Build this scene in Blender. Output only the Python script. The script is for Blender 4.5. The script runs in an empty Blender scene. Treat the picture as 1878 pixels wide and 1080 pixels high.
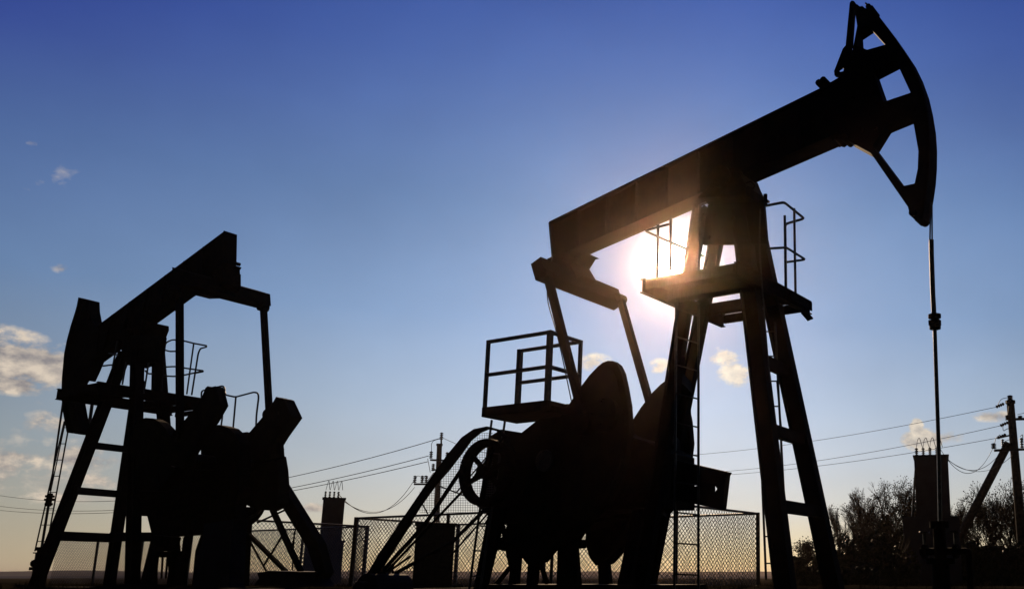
import bpy, bmesh, math, random
from mathutils import Vector, Matrix
from mathutils.geometry import tessellate_polygon
from mathutils import noise as mnoise
random.seed(7)
scene = bpy.context.scene
C = scene.collection
# ------------------------------------------------------------------ camera
PX, PY, F, TH, CAMZ = 1340, 649, 1780, math.atan(.23), .3
cam = bpy.data.cameras.new("camera"); co = bpy.data.objects.new("camera", cam); C.objects.link(co)
co.location = (0, 0, CAMZ); co.rotation_euler = (math.pi/2 + TH, 0, 0)
cam.sensor_width = 36; cam.lens = F/1878*36
cam.shift_x = -(PX-939)/1878; cam.shift_y = (PY-540)/1878
cam.clip_start = .05; cam.clip_end = 20000
scene.camera = co
ct, st = math.cos(TH), math.sin(TH)
def ray(x, y):
    a = PY-y
    return (x-PX, F*ct-a*st, F*st+a*ct)
def at(x, y, Y):                      # world point on the ray of a photo pixel at forward distance Y
    r = ray(x, y); t = Y/r[1]
    return Vector((r[0]*t, Y, r[2]*t+CAMZ))
def at_z(x, y, z):
    r = ray(x, y); t = (z-CAMZ)/r[2]
    return Vector((r[0]*t, r[1]*t, z))
# ------------------------------------------------------------------ sun, sky, exposure
SR = Vector(ray(1243, 485)).normalized()
SUN_EL = math.asin(SR.z); SUN_AZ = math.atan2(SR.x, SR.y)
sl = bpy.data.lights.new("sun", 'SUN'); sl.energy = 5.0; sl.angle = math.radians(.53); sl.color = (1, .68, .40)
so = bpy.data.objects.new("sun", sl); C.objects.link(so)
so.rotation_euler = SR.to_track_quat('Z', 'Y').to_euler(); so.location = (0, 0, 30)

w = bpy.data.worlds.new("World"); scene.world = w; w.use_nodes = True
nt = w.node_tree; N = nt.nodes; LK = nt.links; N.clear()
def val(x):
    return x
def mth(op, a, b=None, c=None, clamp=False):
    n = N.new('ShaderNodeMath'); n.operation = op; n.use_clamp = clamp
    for i, q in enumerate((a, b, c)):
        if q is None: continue
        if isinstance(q, (int, float)): n.inputs[i].default_value = q
        else: LK.new(q, n.inputs[i])
    return n.outputs[0]
def mixc(f, a, b, mode='MIX'):
    n = N.new('ShaderNodeMix'); n.data_type = 'RGBA'; n.blend_type = mode; n.clamp_factor = True
    for s, q in ((n.inputs[0], f), (n.inputs[6], a), (n.inputs[7], b)):
        if isinstance(q, (int, float)): s.default_value = q
        elif isinstance(q, tuple): s.default_value = (*q, 1)
        else: LK.new(q, s)
    return n.outputs[2]
def ramp(f, stops):
    n = N.new('ShaderNodeValToRGB'); n.color_ramp.interpolation = 'LINEAR'
    e = n.color_ramp.elements
    while len(e) < len(stops): e.new(.5)
    for k, (p, c) in zip(e, stops): k.position = p; k.color = (*c, 1)
    LK.new(f, n.inputs[0]); return n.outputs[0]
def s2l(*c):
    return tuple((v/255/12.92 if v/255 <= .04045 else ((v/255+.055)/1.055)**2.4) for v in c)
tc = N.new('ShaderNodeTexCoord'); D = tc.outputs['Generated']
sp = N.new('ShaderNodeSeparateXYZ'); LK.new(D, sp.inputs[0])
X, Y, Z = sp.outputs
az = mth('ARCTAN2', X, Y); el = mth('ARCSINE', Z)
dt = N.new('ShaderNodeVectorMath'); dt.operation = 'DOT_PRODUCT'; LK.new(D, dt.inputs[0]); dt.inputs[1].default_value = SR
ang = mth('ARCCOSINE', mth('MINIMUM', dt.outputs['Value'], .999999))           # angle from the sun
sky = N.new('ShaderNodeTexSky'); sky.sky_type = 'NISHITA'; sky.sun_disc = False
sky.sun_elevation = SUN_EL; sky.sun_rotation = SUN_AZ; sky.air_density = 1.0; sky.dust_density = .6; sky.ozone_density = 2.0
nish = mixc(1.0, sky.outputs[0], (.05, .05, .05), 'MULTIPLY')
# grading of the clear sky: elevation bands, deeper away from the sun
elf = mth('DIVIDE', mth('MAXIMUM', el, 0.0), .75, clamp=True)
near = ramp(elf, [(0, s2l(240, 206, 144)), (.02, s2l(244, 218, 160)), (.05, s2l(234, 222, 190)), (.085, s2l(220, 220, 214)), (.15, s2l(206, 217, 230)), (.226, s2l(182, 203, 229)), (.34, s2l(142, 172, 212)), (.49, s2l(108, 142, 188)), (.67, s2l(78, 114, 180)), (.77, s2l(60, 97, 174)), (1, s2l(28, 46, 130))])
far = ramp(elf, [(0, s2l(176, 160, 140)), (.02, s2l(172, 159, 138)), (.078, s2l(156, 152, 138)), (.15, s2l(128, 138, 142)), (.226, s2l(112, 128, 146)), (.34, s2l(88, 116, 156)), (.49, s2l(70, 96, 154)), (.60, s2l(44, 62, 144)), (.67, s2l(28, 42, 136)), (.77, s2l(16, 26, 118)), (1, s2l(8, 14, 70))])
aw = mth('DIVIDE', mth('SUBTRACT', ang, .15), .54, clamp=True)
aws = mth('SMOOTH_MIN', aw, 1.0, .12)
grad = mixc(aws, near, far)
back = mth('DIVIDE', mth('SUBTRACT', ang, .70), .8, clamp=True)               # the half of the sky behind the camera is dim
grad = mixc(back, grad, s2l(6, 8, 17))
base0 = mixc(.94, nish, grad)
def gl(s, k, p=1.0):
    q = mth('DIVIDE', ang, s)
    if p != 1.0: q = mth('POWER', q, p)
    return mth('MULTIPLY', mth('EXPONENT', mth('MULTIPLY', q, -1.0)), k)
def addc(a, f, col):
    m = mixc(1.0, col, (0, 0, 0)) if False else None
    n = N.new('ShaderNodeVectorMath'); n.operation = 'SCALE'; n.inputs[0].default_value = col; LK.new(f, n.inputs[3])
    n2 = N.new('ShaderNodeVectorMath'); n2.operation = 'ADD'; LK.new(a, n2.inputs[0]); LK.new(n.outputs[0], n2.inputs[1])
    return n2.outputs[0]
# clouds, placed by azimuth and elevation
def azel(x, y):
    r = Vector(ray(x, y)).normalized(); return math.atan2(r.x, r.y), math.asin(r.z)
cv = N.new('ShaderNodeCombineXYZ'); LK.new(az, cv.inputs[0]); LK.new(el, cv.inputs[1])
def cnoise(off, sc, det, ro):
    mp = N.new('ShaderNodeMapping'); LK.new(cv.outputs[0], mp.inputs[0]); mp.inputs['Location'].default_value = off; mp.inputs['Scale'].default_value = (1, 1.5, 1)
    q = N.new('ShaderNodeTexNoise'); q.inputs['Scale'].default_value = sc; q.inputs['Detail'].default_value = det; q.inputs['Roughness'].default_value = ro; LK.new(mp.outputs[0], q.inputs['Vector'])
    return q.outputs[0]
nA = cnoise((0, 0, 0), 34, 9, .6); nB = cnoise((-.006, -.010, 0), 34, 5, .6); nC = cnoise((2, 3, 0), 3.2, 6, .55)
CL = [(50, 665, 80, 36, 1.6), (-20, 655, 90, 46, 1.6), (20, 700, 60, 20, 1.0), (5, 852, 62, 34, .85), (35, 838, 40, 14, .9), (90, 775, 40, 22, .6), (150, 838, 56, 20, .8), (172, 882, 42, 15, .75), (110, 912, 110, 14, .45), (60, 860, 180, 90, .34),
      (60, 262, 15, 9, .32), (106, 258, 13, 14, .36), (112, 492, 18, 10, .42), (90, 330, 110, 60, .20), (118, 745, 60, 22, .3),
      (1095, 664, 34, 18, .95), (1212, 672, 26, 16, .8), (1328, 655, 36, 20, 1.1), (1348, 686, 40, 24, 1.1),
      (1690, 806, 34, 20, 2.2), (1681, 784, 13, 16, 1.8), (1745, 800, 40, 14, .5), (1822, 763, 44, 11, .85), (570, 930, 34, 9, .8), (1000, 1010, 300, 12, .15)]
mask = None
for (x, y, rx, ry, k) in CL:
    a, e = azel(x, y)
    v = N.new('ShaderNodeVectorMath'); v.operation = 'SUBTRACT'; LK.new(cv.outputs[0], v.inputs[0]); v.inputs[1].default_value = (a, e, 0)
    v2 = N.new('ShaderNodeVectorMath'); v2.operation = 'MULTIPLY'; LK.new(v.outputs[0], v2.inputs[0]); v2.inputs[1].default_value = (1750/rx, 1750/ry, 0)
    ln = N.new('ShaderNodeVectorMath'); ln.operation = 'LENGTH'; LK.new(v2.outputs[0], ln.inputs[0])
    m = mth('MULTIPLY', mth('SUBTRACT', 1.25, ln.outputs['Value']), k)
    mask = m if mask is None else mth('MAXIMUM', mask, m)
mask = mth('MAXIMUM', mask, 0.0)
fld = mth('ADD', mask, mth('MULTIPLY', mth('SUBTRACT', nA, .5), mth('MULTIPLY', mth('MINIMUM', mask, .65), 6.0)))
dens = mth('DIVIDE', mth('SUBTRACT', fld, .26), .55, clamp=True)
dens = mth('MULTIPLY', dens, mth('MULTIPLY', mth('ADD', mask, .30), 1.7, clamp=True))
shade = mth('ADD', mth('MULTIPLY', mth('SUBTRACT', nA, nB), 3.2), .52, clamp=True)
cirrus = mth('MULTIPLY', mth('SUBTRACT', nC, .5), .42)
cfar = mixc(shade, s2l(142, 136, 136), s2l(222, 206, 186))
cnear = mixc(shade, s2l(226, 216, 198), s2l(255, 248, 226))
ccol = mixc(mth('DIVIDE', ang, .42, clamp=True), cnear, cfar)
vs = N.new('ShaderNodeVectorMath'); vs.operation = 'SCALE'; LK.new(base0, vs.inputs[0]); LK.new(mth('ADD', cirrus, 1.0), vs.inputs[3]); base = vs.outputs[0]
withc = mixc(mth('MULTIPLY', dens, .92), base, ccol)
o = addc(withc, gl(.14, .10), (.95, .88, 1.0))
o = addc(o, gl(.075, .10, 1.4), (1.0, .80, .86))
o = addc(o, gl(.023, 6.0, 2.0), (1.0, .95, .78))
o = addc(o, mth('LESS_THAN', ang, .006), (60, 54, 42))
bg = N.new('ShaderNodeBackground'); LK.new(o, bg.inputs[0]); bg.inputs[1].default_value = 1.0
wo = N.new('ShaderNodeOutputWorld'); LK.new(bg.outputs[0], wo.inputs[0])
w.cycles.sampling_method = 'MANUAL'; w.cycles.sample_map_resolution = 1024
scene.view_settings.view_transform = 'Standard'; scene.view_settings.look = 'None'
scene.view_settings.exposure = 0; scene.view_settings.gamma = 1
scene.cycles.use_denoising = True
scene.cycles.max_bounces = 4; scene.cycles.volume_bounces = 0

# ------------------------------------------------------------------ materials
def mat(name, c1, c2, rough=.7, scale=6, metal=0, spec=.25, bump=.15, detail=6):
    m = bpy.data.materials.new(name); m.use_nodes = True
    t = m.node_tree; n = t.nodes; b = n['Principled BSDF']
    tcn = n.new('ShaderNodeTexCoord'); no = n.new('ShaderNodeTexNoise'); no.inputs['Scale'].default_value = scale; no.inputs['Detail'].default_value = detail
    t.links.new(tcn.outputs['Object'], no.inputs['Vector'])
    r = n.new('ShaderNodeValToRGB'); r.color_ramp.elements[0].position = .38; r.color_ramp.elements[1].position = .62
    r.color_ramp.elements[0].color = (*c1, 1); r.color_ramp.elements[1].color = (*c2, 1)
    t.links.new(no.outputs[0], r.inputs[0]); t.links.new(r.outputs[0], b.inputs['Base Color'])
    bp = n.new('ShaderNodeBump'); bp.inputs['Strength'].default_value = bump; bp.inputs['Distance'].default_value = .02
    t.links.new(no.outputs[0], bp.inputs['Height']); t.links.new(bp.outputs[0], b.inputs['Normal'])
    b.inputs['Roughness'].default_value = rough; b.inputs['Metallic'].default_value = metal; b.inputs['Specular IOR Level'].default_value = spec
    return m
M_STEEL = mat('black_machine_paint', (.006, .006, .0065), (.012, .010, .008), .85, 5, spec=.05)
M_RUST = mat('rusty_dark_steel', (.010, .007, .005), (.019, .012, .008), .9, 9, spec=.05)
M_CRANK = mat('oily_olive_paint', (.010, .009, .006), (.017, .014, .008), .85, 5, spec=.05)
M_BLUE = mat('dark_blue_paint', (.005, .006, .016), (.008, .010, .024), .7, 4, spec=.1)
M_RAIL = mat('dark_rail_paint', (.02, .02, .02), (.04, .035, .03), .5, 20)
M_ROD = mat('worn_rod_steel', (.06, .055, .05), (.10, .09, .08), .35, 30, .8)
M_ROPE = mat('greasy_wire_rope', (.02, .02, .02), (.04, .04, .04), .6, 60)
M_WIRE = mat('fence_wire', (.05, .05, .05), (.09, .085, .08), .55, 30, .5)
M_CONC = mat('weathered_concrete', (.06, .06, .07), (.09, .088, .09), .9, 3)
M_TANK = mat('grey_substation_paint', (.032, .036, .055), (.045, .05, .07), .7, 2)
M_WOOD = mat('old_pole_timber', (.03, .024, .018), (.06, .048, .036), .9, 8)
M_CER = mat('dark_insulator_glaze', (.03, .02, .016), (.05, .03, .02), .25, 10)
M_BARK = mat('bark', (.022, .018, .014), (.045, .036, .028), .95, 10)
M_LEAF = mat('autumn_leaf', (.02, .022, .010), (.045, .036, .016), .8, 3, bump=0)
M_PINE = mat('dark_bush_leaf', (.012, .02, .008), (.028, .036, .014), .85, 3, bump=0)
M_GRASS = mat('dry_grass', (.02, .022, .01), (.05, .042, .02), .9, 2, bump=0, spec=0)
M_SOIL = mat('oily_soil', (.010, .009, .007), (.024, .021, .015), .95, .6, bump=.4, spec=0)
M_HILL = mat('haze_tinted_fields', (.04, .05, .085), (.055, .07, .11), .95, .01, bump=0, spec=0)  # blue of distant haze is painted into the base colour
for m_ in (M_LEAF, M_PINE, M_GRASS):
    pass

# ------------------------------------------------------------------ helpers
def link_mesh(name, bm, m, parent=None, smooth=False, sp=True):
    if sp and name in SPLIT: return islands(name, bm, m, parent, smooth)
    me = bpy.data.meshes.new(name)
    bmesh.ops.recalc_face_normals(bm, faces=bm.faces)
    if smooth:
        for f in bm.faces: f.smooth = True
    bm.to_mesh(me); bm.free(); me.materials.append(m)
    ob = bpy.data.objects.new(name, me); C.objects.link(ob); ob.parent = parent
    return ob
SPLIT = {'cable', 'brake_linkage', 'pin', 'stiffener', 'brace', 'belt_strut', 'jumper_wire', 'breather_pipe', 'cross_brace'}
def islands(name, bm, m, parent, smooth=False):
    bm.verts.index_update(); seen = set(); out = None
    for v0 in list(bm.verts):
        if v0.index in seen: continue
        st_, comp = [v0], []
        seen.add(v0.index)
        while st_:
            v = st_.pop(); comp.append(v)
            for e in v.link_edges:
                o_ = e.other_vert(v)
                if o_.index not in seen: seen.add(o_.index); st_.append(o_)
        nb = bmesh.new(); mp = {v: nb.verts.new(v.co) for v in comp}
        for f in {f for v in comp for f in v.link_faces}: nb.faces.new([mp[v] for v in f.verts])
        out = link_mesh(name, nb, m, parent, smooth, False)
    bm.free(); return out
def tag(o, label, cat, group=None, kind=None):
    o['label'] = label; o['category'] = cat
    if group: o['group'] = group
    if kind: o['kind'] = kind
    return o
def thing(name, label, cat, loc=(0, 0, 0), rz=0, group=None):
    o = bpy.data.objects.new(name, None); C.objects.link(o); o.location = loc; o.rotation_euler = (0, 0, rz)
    o.empty_display_size = .3
    return tag(o, label, cat, group)
def bar(bm, p0, p1, a, b, side=(0, 1, 0)):
    """rectangular bar p0..p1, a wide across `side`-normal, b deep along `side`"""
    p0, p1 = Vector(p0), Vector(p1); d = (p1-p0).normalized(); s = Vector(side); s = (s-d*s.dot(d))
    if s.length < 1e-3: s = d.orthogonal()
    s.normalize(); q = d.cross(s)
    vs = []
    for p in (p0, p1):
        for i, j in ((-1, -1), (1, -1), (1, 1), (-1, 1)): vs.append(bm.verts.new(p+q*(i*a/2)+s*(j*b/2)))
    for f in ((3, 2, 1, 0), (4, 5, 6, 7), (0, 1, 5, 4), (1, 2, 6, 5), (2, 3, 7, 6), (3, 0, 4, 7)): bm.faces.new([vs[k] for k in f])
def ibeam(bm, p0, p1, a, b, side=(0, 1, 0), t=.018):
    """H section: flanges lie across `side`"""
    p0, p1 = Vector(p0), Vector(p1); d = (p1-p0).normalized(); s = Vector(side); s = (s-d*s.dot(d)).normalized(); q = d.cross(s)
    bar(bm, p0+q*(a/2-t/2), p1+q*(a/2-t/2), t, b, side); bar(bm, p0-q*(a/2-t/2), p1-q*(a/2-t/2), t, b, side)
    bar(bm, p0, p1, a-2*t, t, side)
def tube(bm, pts, r, seg=6, closed=False, r2=None):
    pts = [Vector(p) for p in pts]; n = len(pts); rings = []
    prev = None
    for i, p in enumerate(pts):
        if closed: d = pts[(i+1) % n]-pts[i-1]
        else: d = pts[min(i+1, n-1)]-pts[max(i-1, 0)]
        d.normalize()
        s = prev-d*prev.dot(d) if prev else d.orthogonal()
        if s.length < 1e-4: s = d.orthogonal()
        s.normalize(); prev = s; q = d.cross(s)
        rr = r if r2 is None else r+(r2-r)*i/(n-1)
        rings.append([bm.verts.new(p+(s*math.cos(6.28318*k/seg)+q*math.sin(6.28318*k/seg))*rr) for k in range(seg)])
    for i in range(n if closed else n-1):
        A, B = rings[i], rings[(i+1) % n]
        for k in range(seg): bm.faces.new((A[k], A[(k+1) % seg], B[(k+1) % seg], B[k]))
    if not closed: bm.faces.new(rings[0][::-1]); bm.faces.new(rings[-1])
def rnd(pts, n=4, rad=.1):
    """round the corners of a polyline"""
    pts = [Vector(p) for p in pts]; out = [pts[0]]
    for a, b, c in zip(pts, pts[1:], pts[2:]):
        r = min(rad, (a-b).length*.45, (c-b).length*.45)
        s = b+(a-b).normalized()*r; e = b+(c-b).normalized()*r
        for k in range(n+1):
            t = k/n; out.append(s.lerp(b, t).lerp(b.lerp(e, t), t))
    return out+[pts[-1]]
def cyl(bm, c, axis, r, h, seg=20, r2=None):
    c, axis = Vector(c), Vector(axis).normalized(); s = axis.orthogonal().normalized(); q = axis.cross(s); R = []
    for e, rr in ((-h/2, r), (h/2, r if r2 is None else r2)):
        R.append([bm.verts.new(c+axis*e+(s*math.cos(6.28318*k/seg)+q*math.sin(6.28318*k/seg))*rr) for k in range(seg)])
    bm.faces.new(R[0][::-1]); bm.faces.new(R[1])
    for k in range(seg): bm.faces.new((R[0][k], R[0][(k+1) % seg], R[1][(k+1) % seg], R[1][k]))
def box(bm, lo, hi):
    v = [bm.verts.new((x, y, z)) for z in (lo[2], hi[2]) for (x, y) in ((lo[0], lo[1]), (hi[0], lo[1]), (hi[0], hi[1]), (lo[0], hi[1]))]
    for f in ((3, 2, 1, 0), (4, 5, 6, 7), (0, 1, 5, 4), (1, 2, 6, 5), (2, 3, 7, 6), (3, 0, 4, 7)): bm.faces.new([v[k] for k in f])
def plate(bm, loops, w0, w1):
    """loops of (u, z): the first is the outline, the others holes; extruded from w0 to w1"""
    def area(l): return sum(a[0]*b[1]-b[0]*a[1] for a, b in zip(l, l[1:]+l[:1]))
    loops = [l if (area(l) > 0) == (i == 0) else l[::-1] for i, l in enumerate(loops)]
    flat = [p for l in loops for p in l]
    tris = tessellate_polygon([[Vector((u, z, 0)) for u, z in l] for l in loops])
    if DEBUG:
        ta = sum(abs((Vector(flat[q])-Vector(flat[p])).cross(Vector(flat[r])-Vector(flat[p])))/2 for p, q, r in tris); ea = sum(area(l)/2 for l in loops)
        if abs(ta-ea) > .01*abs(ea): import traceback; print('BADPLATE', round(ta, 2), round(ea, 2), traceback.extract_stack()[-3].lineno, traceback.extract_stack()[-2].lineno)
    A = [bm.verts.new((u, w0, z)) for u, z in flat]; B = [bm.verts.new((u, w1, z)) for u, z in flat]
    for t in tris:
        try: bm.faces.new([A[k] for k in t]); bm.faces.new([B[k] for k in reversed(t)])
        except ValueError: pass
    i = 0
    for l in loops:
        n = len(l)
        for k in range(n):
            a, b = i+k, i+(k+1) % n
            bm.faces.new((A[a], A[b], B[b], B[a]))
        i += n
def clean(loops):
    es = [(a, b) for l in loops for a, b in zip(l, l[1:]+l[:1])]
    def cr(o, a, b): return (a[0]-o[0])*(b[1]-o[1])-(a[1]-o[1])*(b[0]-o[0])
    for i, (a, b) in enumerate(es):
        for c, d in es[i+1:]:
            if a in (c, d) or b in (c, d): continue
            if cr(a, b, c)*cr(a, b, d) < 0 and cr(c, d, a)*cr(c, d, b) < 0: return False
    return True
AZ = math.radians(30.1)
VP = (2400, 1058)                       # where the machines' cross direction meets the horizon
class Frame:
    """a machine's own upright frame: u along its beam, w across, z up"""
    U = Vector((math.cos(AZ), -math.sin(AZ))); L = Vector((math.sin(AZ), math.cos(AZ)))
    def __init__(s, px, py, Y):
        p = at(px, py, Y); s.O = Vector((p.x, p.y)); s.c = s.O.dot(s.L)
    def p(s, x, y, w):
        r = ray(x, y); t = (w+s.c)/(r[0]*s.L.x+r[1]*s.L.y); q = Vector((r[0]*t, r[1]*t))-s.O
        return Vector((q.dot(s.U), w, r[2]*t+CAMZ))
    def h(s, x, y, z):
        q = at_z(x, y, z); q2 = Vector((q.x, q.y))-s.O
        return Vector((q2.dot(s.U), q2.dot(s.L), z))
    def zat(s, P, y):                   # height above P's foot that the photo row y meets
        g = s.O+s.U*P[0]+s.L*P[1]; a = PY-y
        return (F*st+a*ct)*g.y/(F*ct-a*st)+CAMZ
    def outline(s, loops, w0, w1, smooth=8):
        out = []
        for li, l in enumerate(loops):
            area = sum(a[0]*b[1]-b[0]*a[1] for a, b in zip(l, l[1:]+l[:1])); sg = 1 if area > 0 else -1
            if li: sg = -sg
            n = len(l); fs = []
            for i in range(n):
                (ax, ay), (bx, by), (cx, cy) = l[i-1], l[i], l[(i+1) % n]
                # outward normal weighted by edge length, so small notches do not flip sides
                nr = Vector((by-ay, -(bx-ax)))+Vector((cy-by, -(cx-bx)))
                v = Vector((VP[0]-bx, VP[1]-by)).normalized()
                fs.append(((.5+.5*max(-1, min(1, nr.normalized().dot(v)*sg*1.6))) if nr.length > 1e-3 else .5, nr.length))
            o = []
            for i in range(n):
                bx, by = l[i]; sw = sf = 0
                for k in range(n):
                    dk = math.hypot(l[k][0]-bx, l[k][1]-by); wk = (fs[k][1]+1)*math.exp(-(dk/smooth)**2); sw += wk; sf += wk*fs[k][0]
                f = sf/sw
                q = s.p(bx, by, w0).lerp(s.p(bx, by, w1), f); o.append((q.x, q.z))
            out.append(o)
        return out
    def plate(s, bm, loops, w0, w1):
        for sm in (8, 16, 30, 60):       # blend more until the outline no longer crosses itself
            o = s.outline(loops, w0, w1, sm)
            if clean(o): break
        else: o = s.outline(loops, (w0+w1)/2, (w0+w1)/2)
        plate(bm, o, w0, w1)
    def plain(s, bm, loops, wref, w0, w1):      # traced on one plane
        plate(bm, [[(s.p(x, y, wref).x, s.p(x, y, wref).z) for x, y in l] for l in loops], w0, w1)
def zm(l, s, ox, oy): return [(ox+x/s, oy+y/s) for x, y in l]
def ext(p, q, z):                       # continue the line p->q down to height z
    t = (z-p.z)/(q.z-p.z); return p.lerp(q, t)
def bolts(bm, pts, r=.022, h=.02, axis=(0, 1, 0)):
    for p in pts: cyl(bm, p, axis, r, h, 6)
def ladder(bm, b0, b1, t0, t1, step=.36, r=.018, rr=.011):
    tube(bm, [b0, t0], r); tube(bm, [b1, t1], r)
    b0, b1, t0, t1 = map(Vector, (b0, b1, t0, t1)); n = int((t0-b0).length/step)
    for k in range(1, n+1):
        f = (k-.4)/n; tube(bm, [b0.lerp(t0, f), b1.lerp(t1, f)], rr, 5)
B = bmesh.new
DEBUG = False

# ================================================================== the near pumpjack
A1 = Frame(1335, 340, 14)
pj = thing('pumpjack', 'large near pumpjack with its curved head raised high and the sun behind its platform', 'pumpjack',
           (A1.O.x, A1.O.y, 0), -AZ, 'oil well pumpjacks')
P = A1.p
# walking beam
b = B(); prof = A1.outline([[(1007, 408), (1530, 151), (1552, 262), (1091, 463), (1028, 486), (1013, 473)]], -.19, .19)[0]
plate(b, [prof], -.10, .10)
T = [Vector((u, 0, z)) for u, z in prof]
def flange(b, a, c, wd, t): bar(b, a, c, t, wd)
flange(b, T[0], T[1], .38, .03); flange(b, T[4], T[2], .38, .03); flange(b, T[0], T[5], .38, .03)
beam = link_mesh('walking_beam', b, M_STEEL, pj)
b = B()
for k in range(1, 9):
    f = k/9; a, c = T[0].lerp(T[1], f), T[4].lerp(T[2], f)
    for sgn in (-1, 1): bar(b, a+Vector((0, .135*sgn, 0)), c+Vector((0, .135*sgn, 0)), .014, .07)
link_mesh('stiffener', b, M_STEEL, beam)
# horsehead
z7 = lambda l: zm(l, 2.453, 1480, 0)
b = B()
A1.plate(b, [z7([(215, 40), (222, 22), (230, 25), (240, 34), (252, 32), (268, 46), (282, 46), (288, 38), (304, 38), (311, 47), (308, 66), (350, 110), (400, 175), (440, 232), (480, 292), (515, 362), (545, 442), (565, 522), (578, 602), (583, 680),
     (582, 760), (577, 830), (567, 900), (556, 965), (545, 1005), (520, 1012), (503, 1008), (497, 988), (470, 968), (463, 940), (300, 702), (208, 655), (197, 632), (160, 640), (120, 640), (80, 400), (104, 372), (150, 345), (186, 330), (205, 225), (226, 118)]),
   z7([(249, 178), (300, 149), (353, 203), (276, 232), (241, 225)]),
   z7([(327, 360), (424, 304), (466, 418), (348, 465)]), z7([(380, 600), (493, 541), (501, 680), (498, 760), (488, 830), (443, 850), (323, 685)])], -.13, .13)
A1.plain(b, [z7([(197, 20), (205, 10), (216, 12), (214, 60), (203, 215), (178, 215)])], 0, -.04, .04)
A1.plain(b, [z7([(200, 215), (176, 212), (165, 225), (126, 325), (128, 345), (190, 350), (205, 300)]), z7([(143, 316), (158, 305), (170, 313), (168, 326), (146, 331)])], 0, -.035, .035)
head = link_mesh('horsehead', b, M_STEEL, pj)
b = B()   # curved rope track over the rim, wider than the side plates
arc = [(300, 58), (350, 110), (400, 175), (440, 232), (480, 292), (515, 362), (545, 442), (565, 522), (578, 602), (583, 680), (582, 760), (577, 830), (567, 900), (556, 962)]
ap = [P(x, y, .14) for x, y in z7(arc)]
for q0, q1 in zip(ap, ap[1:]):
    q0 = Vector((q0.x-.01, 0, q0.z)); q1 = Vector((q1.x-.01, 0, q1.z)); bar(b, q0, q1, .025, .32)
link_mesh('rope_track', b, M_RUST, head)
b = B()
cyl(b, P(1568, 13, 0), (0, 1, 0), .04, .16, 10); cyl(b, P(1600, 22, 0), (0, 1, 0), .04, .34, 12)
for x, y in z7([(70, 390), (90, 378), (150, 632), (180, 632)]): cyl(b, P(x, y, -.05), (0, 1, 0), .05, .3, 8)
cyl(b, P(1681, 397, 0), (0, 1, 0), .05, .36, 12); cyl(b, P(1690, 402, .05), (0, 1, 0), .06, .34, 12)
bolts(b, [P(x, y, -.18) for x, y in ((1560, 110), (1585, 100), (1565, 180), (1600, 170), (1580, 240), (1605, 235), (1650, 100), (1675, 200))], .03, .04)
link_mesh('pin', b, M_RUST, head)
# polished rod string
b = B()
for dx in (-2.0, 2.0): tube(b, [P(1708+dx*.6, 372, dx*.04), P(1707.5+dx, 440, dx*.04), P(1712+dx, 575, dx*.03)], .012)
rope = link_mesh('bridle_cable', b, M_ROPE, pj)
b = B(); tube(b, [P(1708, 440, 0), P(1708.5, 470, 0), P(1711, 540, 0), P(1713, 576, 0)], .034, 8)
link_mesh('weight_sleeve', b, M_ROPE, rope)
b = B(); cyl(b, P(1714, 580, 0), (0, 0, 1), .085, .05, 10); cyl(b, P(1714.5, 591, 0), (0, 0, 1), .05, .18, 10); cyl(b, P(1715, 600, 0), (0, 0, 1), .075, .05, 10)
box(b, P(1705, 594, 0)+Vector((0, -.05, -.03)), P(1724, 590, 0)+Vector((0, .05, .03)))
link_mesh('carrier_bar', b, M_RUST, pj)
b = B(); tube(b, [P(1714, 596, 0), P(1722, 835, 0), P(1725, 1000, 0)], .027, 10)
link_mesh('polished_rod', b, M_ROD, pj)
# samson post
def leg_line(top, bot, w0, w1):
    p0, p1 = P(*top, w0), P(*bot, w1); return p0, ext(p0, p1, .08)
legs = [leg_line((1277, 430), (1178, 1060), -.30, -.78), leg_line((1314, 440), (1192, 1060), .30, .78),
        leg_line((1363, 430), (1437, 1055), -.30, -.78), leg_line((1389, 430), (1510, 990), .30, .78)]
post = B(); box(post, (-1.5, -1.0, 0), (1.7, 1.0, .1)); post = link_mesh('samson_post', post, M_RUST, pj)
for i, (a, c) in enumerate(legs):
    b = B(); ibeam(b, a+(a-c).normalized()*.45, c, .21 if i < 2 else .25, .13 if i < 2 else .17)
    link_mesh('leg', b, M_STEEL, post)
b = B()
A1.plate(b, [[(1298, 376), (1402, 370), (1410, 449), (1290, 449)]], -.34, -.28)
A1.plate(b, [[(1298, 380), (1396, 372), (1404, 447), (1300, 449)]], .26, .32)
link_mesh('gusset', b, M_STEEL, post)
b = B(); A1.plate(b, [[(1300, 376), (1309, 330), (1330, 314), (1352, 312), (1376, 326), (1388, 345), (1400, 362), (1402, 380)]], -.3, .3)
cyl(b, P(1341, 338, 0), (0, 1, 0), .17, .74, 20)
bar(b, P(1394, 371, -.2), P(1410, 369.5, -.2), .03, .06); cyl(b, P(1404, 366, -.2), (0, 0, 1), .03, .16, 8)
tube(b, rnd([P(*q, -.28) for q in zm([(768, 122), (800, 110), (825, 136), (815, 156), (776, 140)], 3.375, 1140, 300)], 3, .02), .012)
link_mesh('saddle_bearing', b, M_RUST, pj)
def onleg(i, y):                        # point on a leg's axis at the photo row y
    a, c = legs[i]; best = None
    for k in range(401):
        q = a.lerp(c, k/400)
        g = A1.O+A1.U*q.x+A1.L*q.y
        zz = (F*st+(PY-y)*ct)*g.y/(F*ct-(PY-y)*st)+CAMZ
        if best is None or abs(q.z-zz) < best[0]: best = (abs(q.z-zz), q)
    return best[1]
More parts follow.
